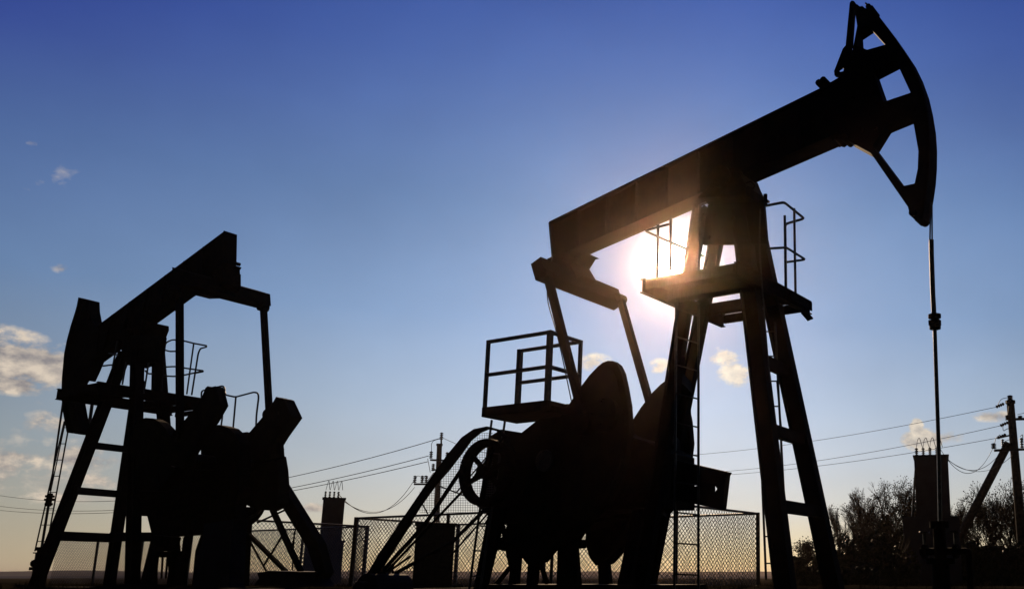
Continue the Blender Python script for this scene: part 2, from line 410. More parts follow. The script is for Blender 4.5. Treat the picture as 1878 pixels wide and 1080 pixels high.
for i, j, ys in ((2, 3, (660, 790, 930)), (0, 1, (690, 800, 930))):
    for y in ys:
        b = B(); a = onleg(i, y-4); c = onleg(j, y+ (10 if i == 2 else 8)); c = Vector((c.x, c.y, a.z)); bar(b, a, c, .05 if 0 else .16, .12, (1, 0, 0)); link_mesh('cross_brace', b, M_STEEL, post)
for i, j, z in ((0, 2, .9), (1, 3, .9)):
    b = B(); a, c = legs[i]; e, f = legs[j]
    link_mesh('cross_brace', b, M_STEEL, post) if False else b.free()
# platform on the post
ZP = 4.50
b = B()
U0, U1 = -.76, .80
for u in (U0, U1): ibeam(b, (u, -1.14, ZP-.11), (u, 1.16, ZP-.11), .21, .08, (1, 0, 0), .014)
for w_ in (-1.10, -.50, .50, 1.10): bar(b, (U0+.05, w_, ZP-.10), (U1-.05, w_, ZP-.10), .14, .05)
for w_ in (-.42, .42): bar(b, (U0+.05, w_, ZP-.12), (U1-.05, w_, ZP-.12), .18, .06)
link_plat = link_mesh('work_platform', b, M_RUST, pj)
b = B()                                  # expanded metal walkway
for k in range(34):
    u = U0+.05+k*(U1-U0-.1)/33
    bar(b, (u, -1.08, ZP-.01), (u, -.48, ZP-.01), .022, .012, (0, 0, 1)); bar(b, (u, .48, ZP-.01), (u, 1.08, ZP-.01), .022, .012, (0, 0, 1))
for k in range(11):
    for s_ in (-1, 1):
        w_ = s_*(.5+k*.058); bar(b, (U0+.05, w_, ZP-.015), (U1-.05, w_, ZP-.015), .022, .012, (0, 0, 1))
link_mesh('grating', b, M_RUST, link_plat)
b = B()                                  # torn edge pieces at the corner
bar(b, (U1, .95, ZP-.22), (U1+.02, 1.14, ZP-.30), .10, .02); box(b, (U1+.045, .4, ZP-.17), (U1+.065, 1.12, ZP-.04))
link_mesh('kick_plate', b, M_RUST, link_plat)
def R(x, y, z): return A1.h(x, y, z)
b = B(); zr = 5.52; zmid = 5.02
f1 = R(1441, 530, ZP); f2 = R(1459, 540, ZP)
zt1 = A1.zat(f1, 373); zt2 = A1.zat(f2, 388)
tube(b, [f1, (f1.x, f1.y, zt1-.2)], .021); tube(b, [f2, (f2.x, f2.y, zt2+.05)], .021)
zt = (zt1+zt2)/2
fe = R(1475, 401, zt); f0 = R(1402, 378, zt); fr = R(1440, 411, zt)
tube(b, rnd([f0, R(1438, 371, zt), fe, fr, Vector((fr.x, fr.y, ZP))], 4, .06), .021)
zk = A1.zat(f1, 455)
tube(b, rnd([R(1408, 456, zk), R(1442, 454, zk), R(1477, 476, zk), R(1441, 481, zk)], 4, .05), .019)
link_mesh('handrail', b, M_RAIL, link_plat); b = B()
tube(b, rnd([R(1296, 372, 5.6), R(1284, 376, 5.6), R(1282, 400, 5.5), R(1282, 441, 5.2)], 3, .05), .019)
q = R(1282, 500, ZP); tube(b, [q, (q.x, q.y, A1.zat(q, 376))], .021)
ql = R(1205, 517, ZP); tl = A1.zat(ql, 411); tube(b, [ql, (ql.x, ql.y, tl)], .021)
q = R(1229, 495, ZP); tube(b, [q, (q.x, q.y, A1.zat(q, 400))], .021)
tube(b, rnd([R(1228, 411, tl-.03), R(1183, 423, tl-.03), R(1206, 434, tl-.03), R(1290, 470, tl-.03)], 4, .05), .019)
link_mesh('handrail', b, M_RAIL, link_plat)
# ladders
b = B(); wl = -1.14
ladder(b, (P(1237, 1060, wl)[0], wl, .1), (P(1281, 1060, wl)[0], wl, .1), P(1240, 545, wl), P(1281, 560, wl), .385)
link_mesh('ladder', b, M_RAIL, pj)
b = B(); ladder(b, P(1405, 1062, .3), P(1446, 1062, .3), P(1386, 590, .15), P(1421, 590, .15), .36)
tube(b, rnd([P(1425, 700, .2), P(1434, 800, .2), P(1432, 822, .2), P(1436, 860, .2), P(1438, 915, .2)], 3, .1), .014)
link_mesh('ladder', b, M_RAIL, pj)
# equalizer and its bearing
sec = [(P(x, y, -1.02).x, P(x, y, -1.02).z) for x, y in ((973.5, 484.3), (991.7, 470.9), (1000, 500), (982, 514))]
b = B(); plate(b, [sec], -1.02, 1.02)
eq = link_mesh('equalizer_beam', b, M_STEEL, pj)
b = B(); A1.plate(b, [[(1012, 466), (1083, 467), (1079, 470), (1081, 494), (1094, 516), (1060, 540), (1010, 520), (1030, 486)]], -.2, .2)
cyl(b, P(1045, 500, -.1), (0, 1, 0), .13, .5, 16); bolts(b, [P(x, y, -.21) for x, y in ((1030, 475), (1072, 466), (1052, 472))], .025)
link_mesh('equalizer_bearing', b, M_RUST, pj)
ec = Vector((sum(q[0] for q in sec)/4, 0, sum(q[1] for q in sec)/4))
pins = []
for sgn in (-1, 1):
    wv = .93*sgn; top = P(1003, 500, -.93) if sgn < 0 else P(1137, 545, .93)
    bot = P(1062, 735, -.93) if sgn < 0 else P(1192, 740, .93)
    pins.append(bot)
    b = B(); bar(b, top, bot+(bot-top).normalized()*.35, .105, .105)
    pa = link_mesh('pitman_arm', b, M_STEEL, pj)
    b = B(); cyl(b, top+Vector((0, 0, -.03)), (0, 1, 0), .085, .2, 14); link_mesh('bearing_housing', b, M_RUST, pa); b = B(); cyl(b, bot+(bot-top).normalized()*.4, (0, 1, 0), .16, .26, 18)
    link_mesh('bearing_housing', b, M_RUST, pa)
# cranks with counterweights, traced on the near side and mirrored across the gearbox
crk = [(1097, 671), (1106, 665), (1117, 662), (1128, 663), (1138, 670), (1147, 685), (1154, 712), (1160, 745), (1163, 790), (1155, 850), (1128, 915), (1075, 975), (1030, 1000), (1016, 1016), (1003, 1029), (985, 1036), (967, 1033),
       (955, 1019), (946, 990), (950, 930), (972, 850), (1003, 795), (1035, 752), (1058, 716), (1080, 687)]
cz = A1.outline([crk], -.90, -.76, 30)[0]
for sgn in (-1, 1):
    b = B(); lo, hi = (-.90, -.74) if sgn < 0 else (.74, .90)
    inner = [(u*.93-.155+0, z*.93+.14) for u, z in cz]
    plate(b, [cz], lo+.02, hi-.02); plate(b, [inner], lo, hi)
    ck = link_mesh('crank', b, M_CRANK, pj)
    for (x, y, r) in ((1110, 760, .42), (1000, 955, .40)):
        b = B(); q = P(x, y, -.9); cyl(b, (q.x, sgn*.94, q.z), (0, 1, 0), r*.62, .10, 24); tube(b, [(q.x-.05, sgn*1.0, q.z+.2), (q.x-.05, sgn*1.06, q.z+.2), (q.x+.05, sgn*1.06, q.z+.2), (q.x+.05, sgn*1.0, q.z+.2)], .015); bolts(b, [(q.x+r*.4*math.cos(a), sgn*1.03, q.z+r*.4*math.sin(a)) for a in (0, 1.57, 3.14, 4.71)], .03, .05)
        link_mesh('counterweight', b, M_CRANK, ck)
# gearbox on its pedestal
b = B()
gb = [(905, 845), (905, 800), (925, 788), (962, 794), (990, 772), (1020, 752), (1060, 752), (1120, 790), (1190, 810), (1222, 830), (1222, 930), (897, 936), (893, 900)]
A1.plain(b, [gb], -.35, -.42, .42)
gx = link_mesh('gearbox', b, M_CRANK, pj)
b = B(); cc = P(1070, 855, 0); cyl(b, (cc.x, 0, cc.z), (0, 1, 0), .16, 1.9, 20); link_mesh('crank_shaft', b, M_ROD, gx)
b = B(); tube(b, [P(1042, 742, -.6), P(1042, 752, -.6)], .07, 10); tube(b, [P(960, 800, -.2), P(985, 780, -.2), P(1010, 775, -.2)], .05, 8); link_mesh('breather_pipe', b, M_RUST, gx)
b = B()
A1.plate(b, [[(898, 925), (1225, 905), (1225, 940), (1190, 938), (1110, 945), (1000, 962), (925, 962), (897, 945)]], -.55, .55)
A1.plate(b, [[(926, 995), (945, 960), (1150, 950), (1070, 975), (1062, 990), (1022, 1000), (1003, 985)]], -.3, .3)
A1.plate(b, [[(1120, 928), (1192, 928), (1172, 975), (1120, 1000)]], .1, .5)
ped = link_mesh('gearbox_pedestal', b, M_RUST, pj)
def pleg(pts, wv, d=.09):
    b = B(); A1.plate(b, [pts], wv-d/2, wv+d/2); link_mesh('leg', b, M_STEEL, ped)
pleg([(897, 930), (932, 930), (892, 1090), (866, 1090)], -.95); pleg([(925, 1005), (964, 960), (952, 1090), (930, 1090), (937, 1030)], -.3)
pleg([(1024, 955), (1058, 955), (1069, 1090), (1020, 1090)], -.5); pleg([(1096, 1028), (1120, 1028), (1126, 1090), (1099, 1090)], .8)
pleg([(1160, 935), (1185, 935), (1158, 1090), (1128, 1090)], -.4); pleg([(968, 1030), (992, 1030), (985, 1090), (964, 1090)], -.8)
b = B()
for pts, wv in (([(903, 994), (1026, 994), (1026, 1008), (903, 1008)], -.7), ([(1056, 989), (1075, 989), (1075, 1005), (1056, 1005)], -.3), ([(920, 1000), (930, 1010), (922, 985)], -.5)):
    A1.plate(b, [pts], wv-.06, wv+.06)
for (x0, y0, x1, y1) in ((921, 960, 938, 1040), (935, 1040, 905, 1078), (990, 1030, 1004, 1070), (1190, 970, 1178, 1010)):
    bar(b, P(x0, y0, -.2), P(x1, y1, -.2), .06, .05)
link_mesh('brace', b, M_RUST, ped)
b = B(); A1.plate(b, [[(1235, 842), (1340, 866), (1338, 872), (1331, 935), (1228, 914)], [(1309, 890), (1314, 889), (1317, 896), (1314, 904), (1309, 903)], [(1263, 890), (1281, 887), (1281, 891), (1264, 893)]], -.72, -.60)
link_mesh('brake_plate', b, M_STEEL, pj)
b = B()
A1.plate(b, [[(1226, 700), (1262, 690), (1267, 745), (1270, 812), (1261, 816), (1264, 830), (1268, 858), (1226, 880)]], .66, .9)
link_mesh('counterweight', b, M_CRANK, pj)
# big sheave, belts and the belt guard
wc = P(893, 866, -1.28); b = B(); Rw = .455; seg = 40
ring = []
for k in range(seg):
    a = 6.28318*k/seg; q = wc+Vector((math.cos(a)*Rw, 0, math.sin(a)*Rw)); ring.append(q)
for k in range(seg): bar(b, ring[k], ring[(k+1) % seg], .095, .16)
for k in range(3):
    a = 6.28318*k/6+.35; q = Vector((math.cos(a), 0, math.sin(a)))*Rw; bar(b, wc-q, wc+q, .06, .06)
cyl(b, wc, (0, 1, 0), .1, .26, 16)
sheave = link_mesh('sheave', b, M_RUST, pj)
b = B(); g = [(655, 1088), (700, 1012), (742, 950), (790, 880), (825, 832), (850, 802), (872, 787), (896, 782), (915, 787), (932, 800), (945, 830)]
gi = [(941, 828), (928, 804), (914, 791), (898, 786), (881, 793), (864, 807), (846, 832), (823, 862), (799, 889), (771, 928), (750, 962), (716, 1012), (692, 1052), (680, 1088)]
A1.plain(b, [g+gi], -1.36, -1.40, -1.34)
bg_ = link_mesh('belt_guard', b, M_STEEL, pj)
b = B()
z3 = lambda x, y: (500+x/3.13, 735+y/3.13)
gw = -1.15
def inside(x, y):
    return y > 792 and x < 905 and y < 940 and (y-940)*(-1) < (x-735)*1.15 and x > 760
for k in range(40):                      # square guard mesh
    for kind in (0, 1):
        pts = []
        for j in range(60):
            (x, y) = (770+k*4.4, 785+j*2.7) if kind == 0 else (770+j*2.4, 785+k*4.4)
            if inside(x, y): pts.append((x, y))
        if len(pts) > 2: tube(b, [P(*pts[0], gw), P(*pts[-1], gw)], .0035, 3)
link_mesh('guard_mesh', b, M_WIRE, bg_)
b = B()
tube(b, [P(*z3(1100, 370), -1.3), P(*z3(880, 700), -1.3), P(*z3(600, 1010), -1.3)], .032, 6)
tube(b, [P(925, 800, -1.3), P(858, 890, -1.3), P(697, 1060, -1.3)], .02, 6)
tube(b, [P(*z3(1240, 600), -1.0), P(*z3(1030, 810), -1.0), P(*z3(700, 990), -1.0)], .03, 6)
tube(b, [P(*z3(1240, 640), -.9), P(*z3(1020, 890), -.9)], .014, 6)
tube(b, [P(*z3(950, 485), -1.1), P(*z3(1120, 550), -1.1)], .012, 5); tube(b, [P(*z3(1055, 525), -1.1), P(*z3(1290, 250), -1.1)], .012, 5)
tube(b, [P(*z3(860, 590), -1.1), P(*z3(890, 645), -1.1)], .012, 5)
for x0, y0, x1, y1 in ((800, 690, 600, 1000), (770, 700, 720, 780), (790, 890, 690, 960), (700, 930, 660, 1000), (680, 940, 700, 1010)):
    tube(b, [P(*z3(x0, y0), -1.1), P(*z3(x1, y1), -1.1)], .02, 5)
link_mesh('belt_strut', b, M_STEEL, pj)
b = B(); mc = P(705, 1082, -1.3); cyl(b, mc, (0, 1, 0), .26, .7, 20); cyl(b, mc+Vector((0, -.42, 0)), (0, 1, 0), .14, .16, 16); box(b, mc+Vector((-.35, -.3, -.35)), mc+Vector((.35, .3, -.24)))
link_mesh('motor', b, M_BLUE, pj)
b = B(); box(b, (-6.2, -1.5, 0), (1.7, -1.1, .12)); box(b, (-6.2, .9, 0), (1.7, 1.2, .12)); box(b, (-3.8, -.95, .12), (-.9, .9, .2))
for u in (-6.0, -4.5, 1.4): box(b, (u, -1.1, 0), (u+.2, .9, .12))
link_mesh('base_frame', b, M_RUST, pj)
# service platform with its square cage rail
cg = {k: A1.h(x, y, 3.96) for k, (x, y) in dict(A=(896, 627), B=(1007, 609), C=(1065, 627), D=(956, 642)).items()}
b = B(); zf = 2.90
au, aw_, cu, cw = cg['A'].x, cg['A'].y, cg['C'].x, cg['C'].y
box(b, (au-.03, aw_-.03, zf-.15), (cu+.03, cw+.03, zf))
bar(b, (cu-.1, aw_+.1, zf-.1), (-1.9, aw_+.1, zf-.25), .1, .1)
sp_ = link_mesh('service_platform', b, M_RUST, pj)
b = B()
def sq(p, q, t=.05): bar(b, p, q, t, t)
for u, w_ in ((au, aw_), (cu, aw_), (cu, cw), (au, cw)): sq((u, w_, zf), (u, w_, 3.985), .05 if (u, w_) in ((au, aw_), (cu, cw)) else .075)
for z in (3.96, 3.42):
    sq((au, aw_, z), (cu, aw_, z)); sq((cu, aw_, z), (cu, cw, z)); sq((au, cw, z), (cu, cw, z))
link_mesh('cage_rail', b, M_RAIL, sp_)
b = B(); ladder(b, (P(861, 1067, -1.25).x, -1.25, .1), (P(881, 1067, -1.25).x, -1.25, .1), P(902, 770, -1.0), P(926, 772, -1.0), .34); link_mesh('ladder', b, M_RAIL, sp_)

# ================================================================== the far pumpjack
A2 = Frame(262, 620, 21.5); Q = A2.p
pk = thing('pumpjack', 'smaller distant pumpjack with its head lowered and its beam tail tilted up', 'pumpjack', (A2.O.x, A2.O.y, 0), -AZ, 'oil well pumpjacks')
b = B(); prof = A2.outline([[(176, 600), (410, 426), (434, 431), (433, 487), (180, 670)]], -.15, .15, 1)[0]; 
plate(b, [prof], -.10, .10); T = [Vector((u, 0, z)) for u, z in prof]
flange(b, T[0], T[1], .3, .03); flange(b, T[4], T[3], .3, .03); flange(b, T[1], T[2], .3, .03); flange(b, T[2], T[3], .3, .03)
beam = link_mesh('walking_beam', b, M_STEEL, pk)
b = B()
for k in range(1, 7):
    f = k/7; a, c = T[0].lerp(T[1], f), T[4].lerp(T[3], f)
    for sgn in (-1, 1): bar(b, a+Vector((0, .14*sgn, 0)), c+Vector((0, .14*sgn, 0)), .014, .07)
link_mesh('stiffener', b, M_STEEL, beam)
b = B()
A2.plate(b, [[(148, 546), (177, 553), (180, 572), (186, 592), (200, 610), (196, 655), (191, 664), (183, 682), (174, 700), (166, 692), (158, 703), (152, 738), (157, 765), (162, 790), (160, 798), (128, 793), (123, 773), (118, 750), (116, 729), (116, 694), (119, 672), (121, 649), (126, 624), (133, 598), (141, 573)],
     [(169, 589), (174, 579), (177, 594), (172, 599)]], -.12, .12)
head = link_mesh('horsehead', b, M_STEEL, pk)
b = B(); ap = [Q(x, y, -.2) for x, y in ((147, 548), (140, 573), (132, 598), (125, 624), (120, 649), (118, 672), (116, 694), (115, 729), (118, 750), (122, 773), (128, 793))]
for q0, q1 in zip(ap, ap[1:]): bar(b, (q0.x+.01, 0, q0.z), (q1.x+.01, 0, q1.z), .03, .46)
link_mesh('rope_track', b, M_RUST, head)
b = B()
for dx in (-.05, .05): tube(b, [Q(116+dx*20, 735, dx), Q(92+dx*14, 900, dx)], .013)
rp = link_mesh('bridle_cable', b, M_ROPE, pk)
b = B()
c0 = Q(90.5, 916, 0)
cyl(b, c0+Vector((0, 0, .08)), (0, 0, 1), .10, .05, 10); cyl(b, c0, (0, 0, 1), .06, .3, 10); cyl(b, c0-Vector((0, 0, .1)), (0, 0, 1), .085, .05, 10); box(b, c0+Vector((-.14, -.05, -.02)), c0+Vector((.14, .05, .03)))
link_mesh('carrier_bar', b, M_RUST, pk)
b = B(); tube(b, [Q(90, 920, 0), Q(75, 1012, 0), Q(66, 1070, 0)], .03, 8); link_mesh('polished_rod', b, M_ROD, pk)
# post
def leg2(top, bot, w0, w1):
    p0, p1 = Q(*top, w0), Q(*bot, w1); return p0, ext(p0, p1, .08)
legs2 = [leg2((221, 668), (78, 1040), -.34, -.95), leg2((285, 640), (201, 1060), .30, .9), leg2((252, 650), (243, 1060), -.34, -.9), leg2((290, 640), (318, 1000), .34, .9)]
legs2[1] = leg2((252, 720), (205, 1040), .34, .95)
post2 = B(); box(post2, (-1.9, -1.2, 0), (1.9, 1.2, .1)); post2 = link_mesh('samson_post', post2, M_RUST, pk)
for i, (a, c) in enumerate(legs2):
    b = B(); ibeam(b, a+(a-c).normalized()*.3, c, (.25, .22, .24, .22)[i], .18); link_mesh('leg', b, M_STEEL, post2)
b = B(); A2.plate(b, [[(222, 665), (228, 612), (298, 618), (297, 664), (240, 668)]], -.38, -.3)
A2.plate(b, [[(283, 605), (297, 618), (297, 725), (281, 725)]], .2, .4); A2.plate(b, [[(241, 640), (267, 640), (262, 740), (241, 740)]], -.4, -.2)
link_mesh('gusset', b, M_STEEL, post2)
b = B(); A2.plate(b, [[(226, 668), (228, 610), (262, 600), (280, 594), (291, 594), (297, 603), (296, 616), (299, 620), (297, 664)]], -.3, .3); cyl(b, Q(262, 620, 0), (0, 1, 0), .16, .8, 18)
link_mesh('saddle_bearing', b, M_RUST, pk)
def q2(x, y, wv): return Q(x, y, wv)
for (xa, ya, xb, yb, h_) in ((166, 816, 236, 824, .14), (136, 899, 222, 906, .15), (100, 982, 210, 986, .2)):
    b = B(); a = Q(xa, ya, -.55 if ya < 850 else -.75); c = Q(xb, yb, .55 if ya < 850 else .75)
    bar(b, a, c, h_, .12, (1, 0, 0)); link_mesh('cross_brace', b, M_STEEL, post2)
b = B(); bar(b, Q(205, 984, .6), Q(282, 984, .6), .2, .12); link_mesh('cross_brace', b, M_STEEL, post2)
# platform
ZQ = 4.30; b = B(); U0, U1 = -.68, .90
for u in (U0, U1): ibeam(b, (u, -1.27, ZQ-.12), (u, 1.27, ZQ-.12), .24, .09, (1, 0, 0), .016)
for w_ in (-1.22, -.5, .5, 1.22): bar(b, (U0+.05, w_, ZQ-.10), (U1-.05, w_, ZQ-.10), .16, .06)
bar(b, (U0+.2, 1.27, ZQ-.24), (U1-.5, 1.27, ZQ-.24), .1, .08)
pl2 = link_mesh('work_platform', b, M_RUST, pk)
b = B()
for k in range(34):
    u = U0+.05+k*(U1-U0-.1)/33
    for s_ in (-1, 1): bar(b, (u, s_*.52, ZQ-.01), (u, s_*1.2, ZQ-.01), .022, .012, (0, 0, 1))
for k in range(11):
    for s_ in (-1, 1): bar(b, (U0+.05, s_*(.53+k*.063), ZQ-.015), (U1-.05, s_*(.53+k*.063), ZQ-.015), .022, .012, (0, 0, 1))
link_mesh('grating', b, M_RUST, pl2)
b = B(); z1 = lambda l, wv: [Q(x/3.13, 400+y/3.13, wv) for x, y in l]
r_ = .018
for wv, l in ((.3, [(925, 1000), (940, 800), (950, 715), (990, 697), (1060, 705), (1110, 718), (1186, 732), (1183, 740), (1150, 748), (1138, 775), (1100, 1015)]),
              (.9, [(1112, 720), (1072, 1010)]), (.6, [(935, 855), (1000, 851), (1060, 860), (1165, 875), (1165, 881), (1122, 889)]),
              (.3, [(935, 905), (1000, 908), (1060, 900), (1150, 880)]), (.3, [(940, 755), (975, 765), (1045, 762)]), (.6, [(1030, 890), (1012, 1005)]),
              (-.8, [(675, 705), (645, 860)]), (-.8, [(625, 775), (680, 785)]), (-.8, [(590, 848), (640, 842)]),
              (-.8, [(725, 825), (702, 955)]), (-.5, [(853, 830), (826, 1005)]), (-.5, [(835, 875), (850, 893), (880, 893)])):
    tube(b, rnd(z1(l, wv), 3, .08), r_)
link_mesh('handrail', b, M_RAIL, pl2)
b = B(); ladder(b, Q(84, 1010, .9), Q(64, 1010, .9), Q(128, 772, .7), Q(118, 772, .7), .4); tube(b, [Q(120, 772, .7), Q(92, 905, .8)], .014)
z2 = lambda x, y: (x/3.13, 735+y/3.13)
link_mesh('ladder', b, M_RAIL, pk)
b = B(); tube(b, [Q(*z2(530, 10), .8), Q(*z2(515, 120), .8), Q(*z2(500, 200), .8)], .04); link_mesh('drain_pipe', b, M_RAIL, pl2)
# equalizer, pitmans, cranks
sec = [(Q(x, y, 1.0).x, Q(x, y, 1.0).z) for x, y in ((474, 533), (495.5, 539.5), (497, 561), (479, 567))]
b = B(); plate(b, [sec], -.98, 1.0); link_mesh('equalizer_beam', b, M_STEEL, pk)
b = B(); A2.plate(b, [[(395, 500), (428, 486), (425, 492), (428, 500), (430, 500), (437, 526), (425, 545), (352, 540)]], -.2, .2); cyl(b, Q(405, 520, 0), (0, 1, 0), .14, .5, 16)
for x, y in ((428, 482), (426, 499)): cyl(b, Q(x, y, .1), (0, 1, 0), .04, .3, 8)
link_mesh('equalizer_bearing', b, M_RUST, pk)
for (t_, c_, wv, wd) in (((329.5, 540), (330, 800), -.9, .13), ((483, 560), (494, 760), .9, .12)):
    b = B(); bar(b, Q(*t_, wv), Q(*c_, wv), wd, .1); pa = link_mesh('pitman_arm', b, M_STEEL, pk)
    b = B(); cyl(b, Q(*c_, wv), (0, 1, 0), .10, .2, 16); link_mesh('bearing_housing', b, M_RUST, pa); b = B(); cyl(b, Q(*t_, wv)+Vector((0, 0, -.05)), (0, 1, 0), .09, .2, 12); link_mesh('bearing_housing', b, M_RUST, pa)
ck2 = [([(330, 790), (360, 754), (376, 732), (384, 712), (388, 709), (393, 711), (402, 709), (405, 716), (412, 743), (394, 774), (376, 798), (340, 860), (310, 850)], -.92, -.76),
       ([(450, 814), (492, 765), (511, 738), (516, 729), (521, 731), (523, 733), (525, 731), (530, 733), (545, 765), (520, 800), (508, 820), (512, 822), (509, 832), (506, 834), (515, 836), (519, 860), (521, 888), (519, 922), (512, 930), (500, 936), (478, 934), (462, 926), (450, 905), (448, 860)], .7, .95)]
for l, w0, w1 in ck2:
    b = B(); holes = [[(519, 757), (521.5, 757), (521.5, 761), (519, 761)]] if w0 > 0 else []
    A2.plain(b, [l]+holes, (w0+w1)/2, w0, w1); link_mesh('crank', b, M_CRANK, pk)
b = B(); A2.plain(b, [[(253, 800), (256, 782), (265, 770), (276, 767), (289, 768), (300, 774), (312, 786), (325, 806), (330, 860), (300, 900), (262, 900), (262, 880), (258, 872), (253, 862)]], -.6, -.7, -.5); link_mesh('counterweight', b, M_CRANK, pk)
b = B(); A2.plain(b, [[(378, 800), (387, 788), (400, 781), (412, 780), (428, 785), (440, 796), (450, 812), (448, 900), (380, 900)]], 0, -.12, .12); gx = link_mesh('gearbox', b, M_CRANK, pk)
b = B(); cyl(b, Q(400, 850, 0), (0, 1, 0), .15, 1.8, 18); link_mesh('crank_shaft', b, M_ROD, gx)
b = B()
A2.plain(b, [[(252, 917), (262, 885), (290, 850), (440, 850), (450, 900), (441, 930), (447, 952), (447, 975), (290, 985), (280, 945), (270, 943), (268, 946), (256, 943)]], 0, -.12, .12)
A2.plate(b, [[(282, 980), (330, 985), (322, 1010), (292, 1010), (288, 1018), (275, 1090), (258, 1090)]], -.55, -.35)
ped = link_mesh('gearbox_pedestal', b, M_RUST, pk)
def pleg2(pts, wv, d=.09):
    b = B(); A2.plate(b, [pts], wv-d/2, wv+d/2); link_mesh('leg', b, M_STEEL, ped)
pleg2([(280, 985), (296, 1000), (290, 1022), (288, 1095), (258, 1095)], -.5); pleg2([(316, 985), (330, 985), (322, 1040), (318, 1095), (303, 1095)], -.3); pleg2([(336, 985), (356, 975), (345, 1030), (342, 1095), (322, 1095)], 0)
pleg2([(375, 960), (410, 960), (410, 1095), (350, 1095), (358, 1010)], .3)
b = B(); bar(b, Q(292, 1016, -.2), Q(345, 1016, -.2), .12, .1)
for x0, y0, x1, y1 in ((300, 995, 296, 1060), (310, 985, 304, 1060), (314, 985, 311, 1075)): bar(b, Q(x0, y0, -.2), Q(x1, y1, -.2), .03, .03)
link_mesh('brace', b, M_RUST, ped)
b = B(); A2.plate(b, [[(378, 960), (447, 952), (452, 975), (448, 1068), (445, 1095), (352, 1095), (358, 1030), (372, 985)]], -.9, -.6); link_mesh('side_tank', b, M_BLUE, pk)
b = B(); cS = Q(452, 905, 1.15); sg2 = 32
rg = [cS+Vector((math.cos(6.28318*k/sg2)*.62, 0, math.sin(6.28318*k/sg2)*.62)) for k in range(sg2)]
for k in range(sg2): bar(b, rg[k], rg[(k+1) % sg2], .13, .15)
for k in range(3): a = 1.047*k+.2; v = Vector((math.cos(a), 0, math.sin(a)))*.6; bar(b, cS-v, cS+v, .06, .06)
link_mesh('sheave', b, M_RUST, pk)
b = B(); A2.plain(b, [[(505, 890), (521, 884), (590, 995), (605, 1050), (590, 1060), (572, 1005), (516, 915)]], 1.2, 1.1, 1.3)
bg2 = link_mesh('belt_guard', b, M_STEEL, pk)
b = B()
for x0, y0, x1, y1, t in ((500, 934, 552, 1048, .09), (457, 980, 527, 1050, .07), (455, 985, 488, 1046, .03), (521, 977, 484, 1036, .03), (522, 935, 472, 958, .03), (455, 930, 447, 1080, .14), (545, 955, 534, 1010, .02), (540, 975, 536, 1045, .02)):
    bar(b, Q(x0, y0, 1.0), Q(x1, y1, 1.0), t, t)
link_mesh('belt_strut', b, M_STEEL, pk)
b = B(); A2.plate(b, [[(462, 1100), (475, 1060), (490, 1050), (525, 1046), (590, 1048), (605, 1060), (610, 1100)]], .6, 1.4); link_mesh('motor', b, M_BLUE, pk)
b = B(); box(b, (-2, -1.4, 0), (7.5, -1.1, .12)); box(b, (-2, 1.1, 0), (7.5, 1.4, .12)); link_mesh('base_frame', b, M_RUST, pk)
b = B()
for pts in ([(255, 885), (262, 885), (266, 912), (257, 918)], [(258, 925), (268, 925), (266, 946), (257, 944)], [(270, 925), (278, 925), (277, 946), (270, 944)], [(470, 820), (516, 812), (518, 838), (470, 850)]):
    A2.plain(b, [pts], .1, .05, .15)
tube(b, rnd([Q(262, 862, .1), Q(255, 875, .1), Q(262, 890, .1), Q(258, 920, .1)], 4, .1), .03)
link_mesh('brake_linkage', b, M_RUST, pk)
b = B(); tube(b, rnd([Q(445, 905, 1.0), Q(436, 935, 1.0), Q(446, 952, 1.0), Q(470, 945, 1.0), Q(487, 918, 1.0)], 5, .3), .035); link_mesh('hose', b, M_ROPE, pk)
b = B(); tube(b, rnd([P(1395, 372, -.3), P(1392, 450, -.5), P(1400, 560, -.5), P(1412, 700, -.62)], 5, .4), .012); tube(b, rnd([P(1013, 470, -.2), P(1000, 540, -.5), P(1024, 620, -.8), P(1050, 745, -.7)], 5, .4), .009); link_mesh('cable', b, M_ROPE, pj)
for (x, y, wv) in ((1290, 395, -.35), (1310, 395, -.35), (1390, 390, -.35), (1300, 435, -.35), (1400, 435, -.35), (1345, 400, -.35)):
    b = B(); cyl(b, P(x, y, wv), (0, 1, 0), .03, .05, 6); link_mesh('bolt', b, M_RUST, post)
# service landing of the far machine
z4 = lambda l, wv: [Q(240+x/4.908, 680+y/4.908, wv) for x, y in l]
b = B()
for l in ([(635, 240), (635, 180), (690, 165), (820, 135), (842, 145), (848, 215), (940, 235), (1110, 190), (1145, 200), (1150, 240), (1130, 400), (1125, 540)], [(945, 235), (918, 540)], [(825, 400), (812, 500)], [(985, 585), (1120, 555)]):
    tube(b, rnd(z4(l, 1.6), 3, .08), .02)
lr = link_mesh('landing_rail', b, M_RAIL, pk)
b = B(); q = Q(430, 800, 1.6); box(b, (q.x-.8, 1.3, q.z-.12), (q.x+.9, 2.0, q.z)); bar(b, (q.x-.6, 1.6, .1), (q.x-.6, 1.6, q.z), .08, .08); link_mesh('landing', b, M_RUST, pk)

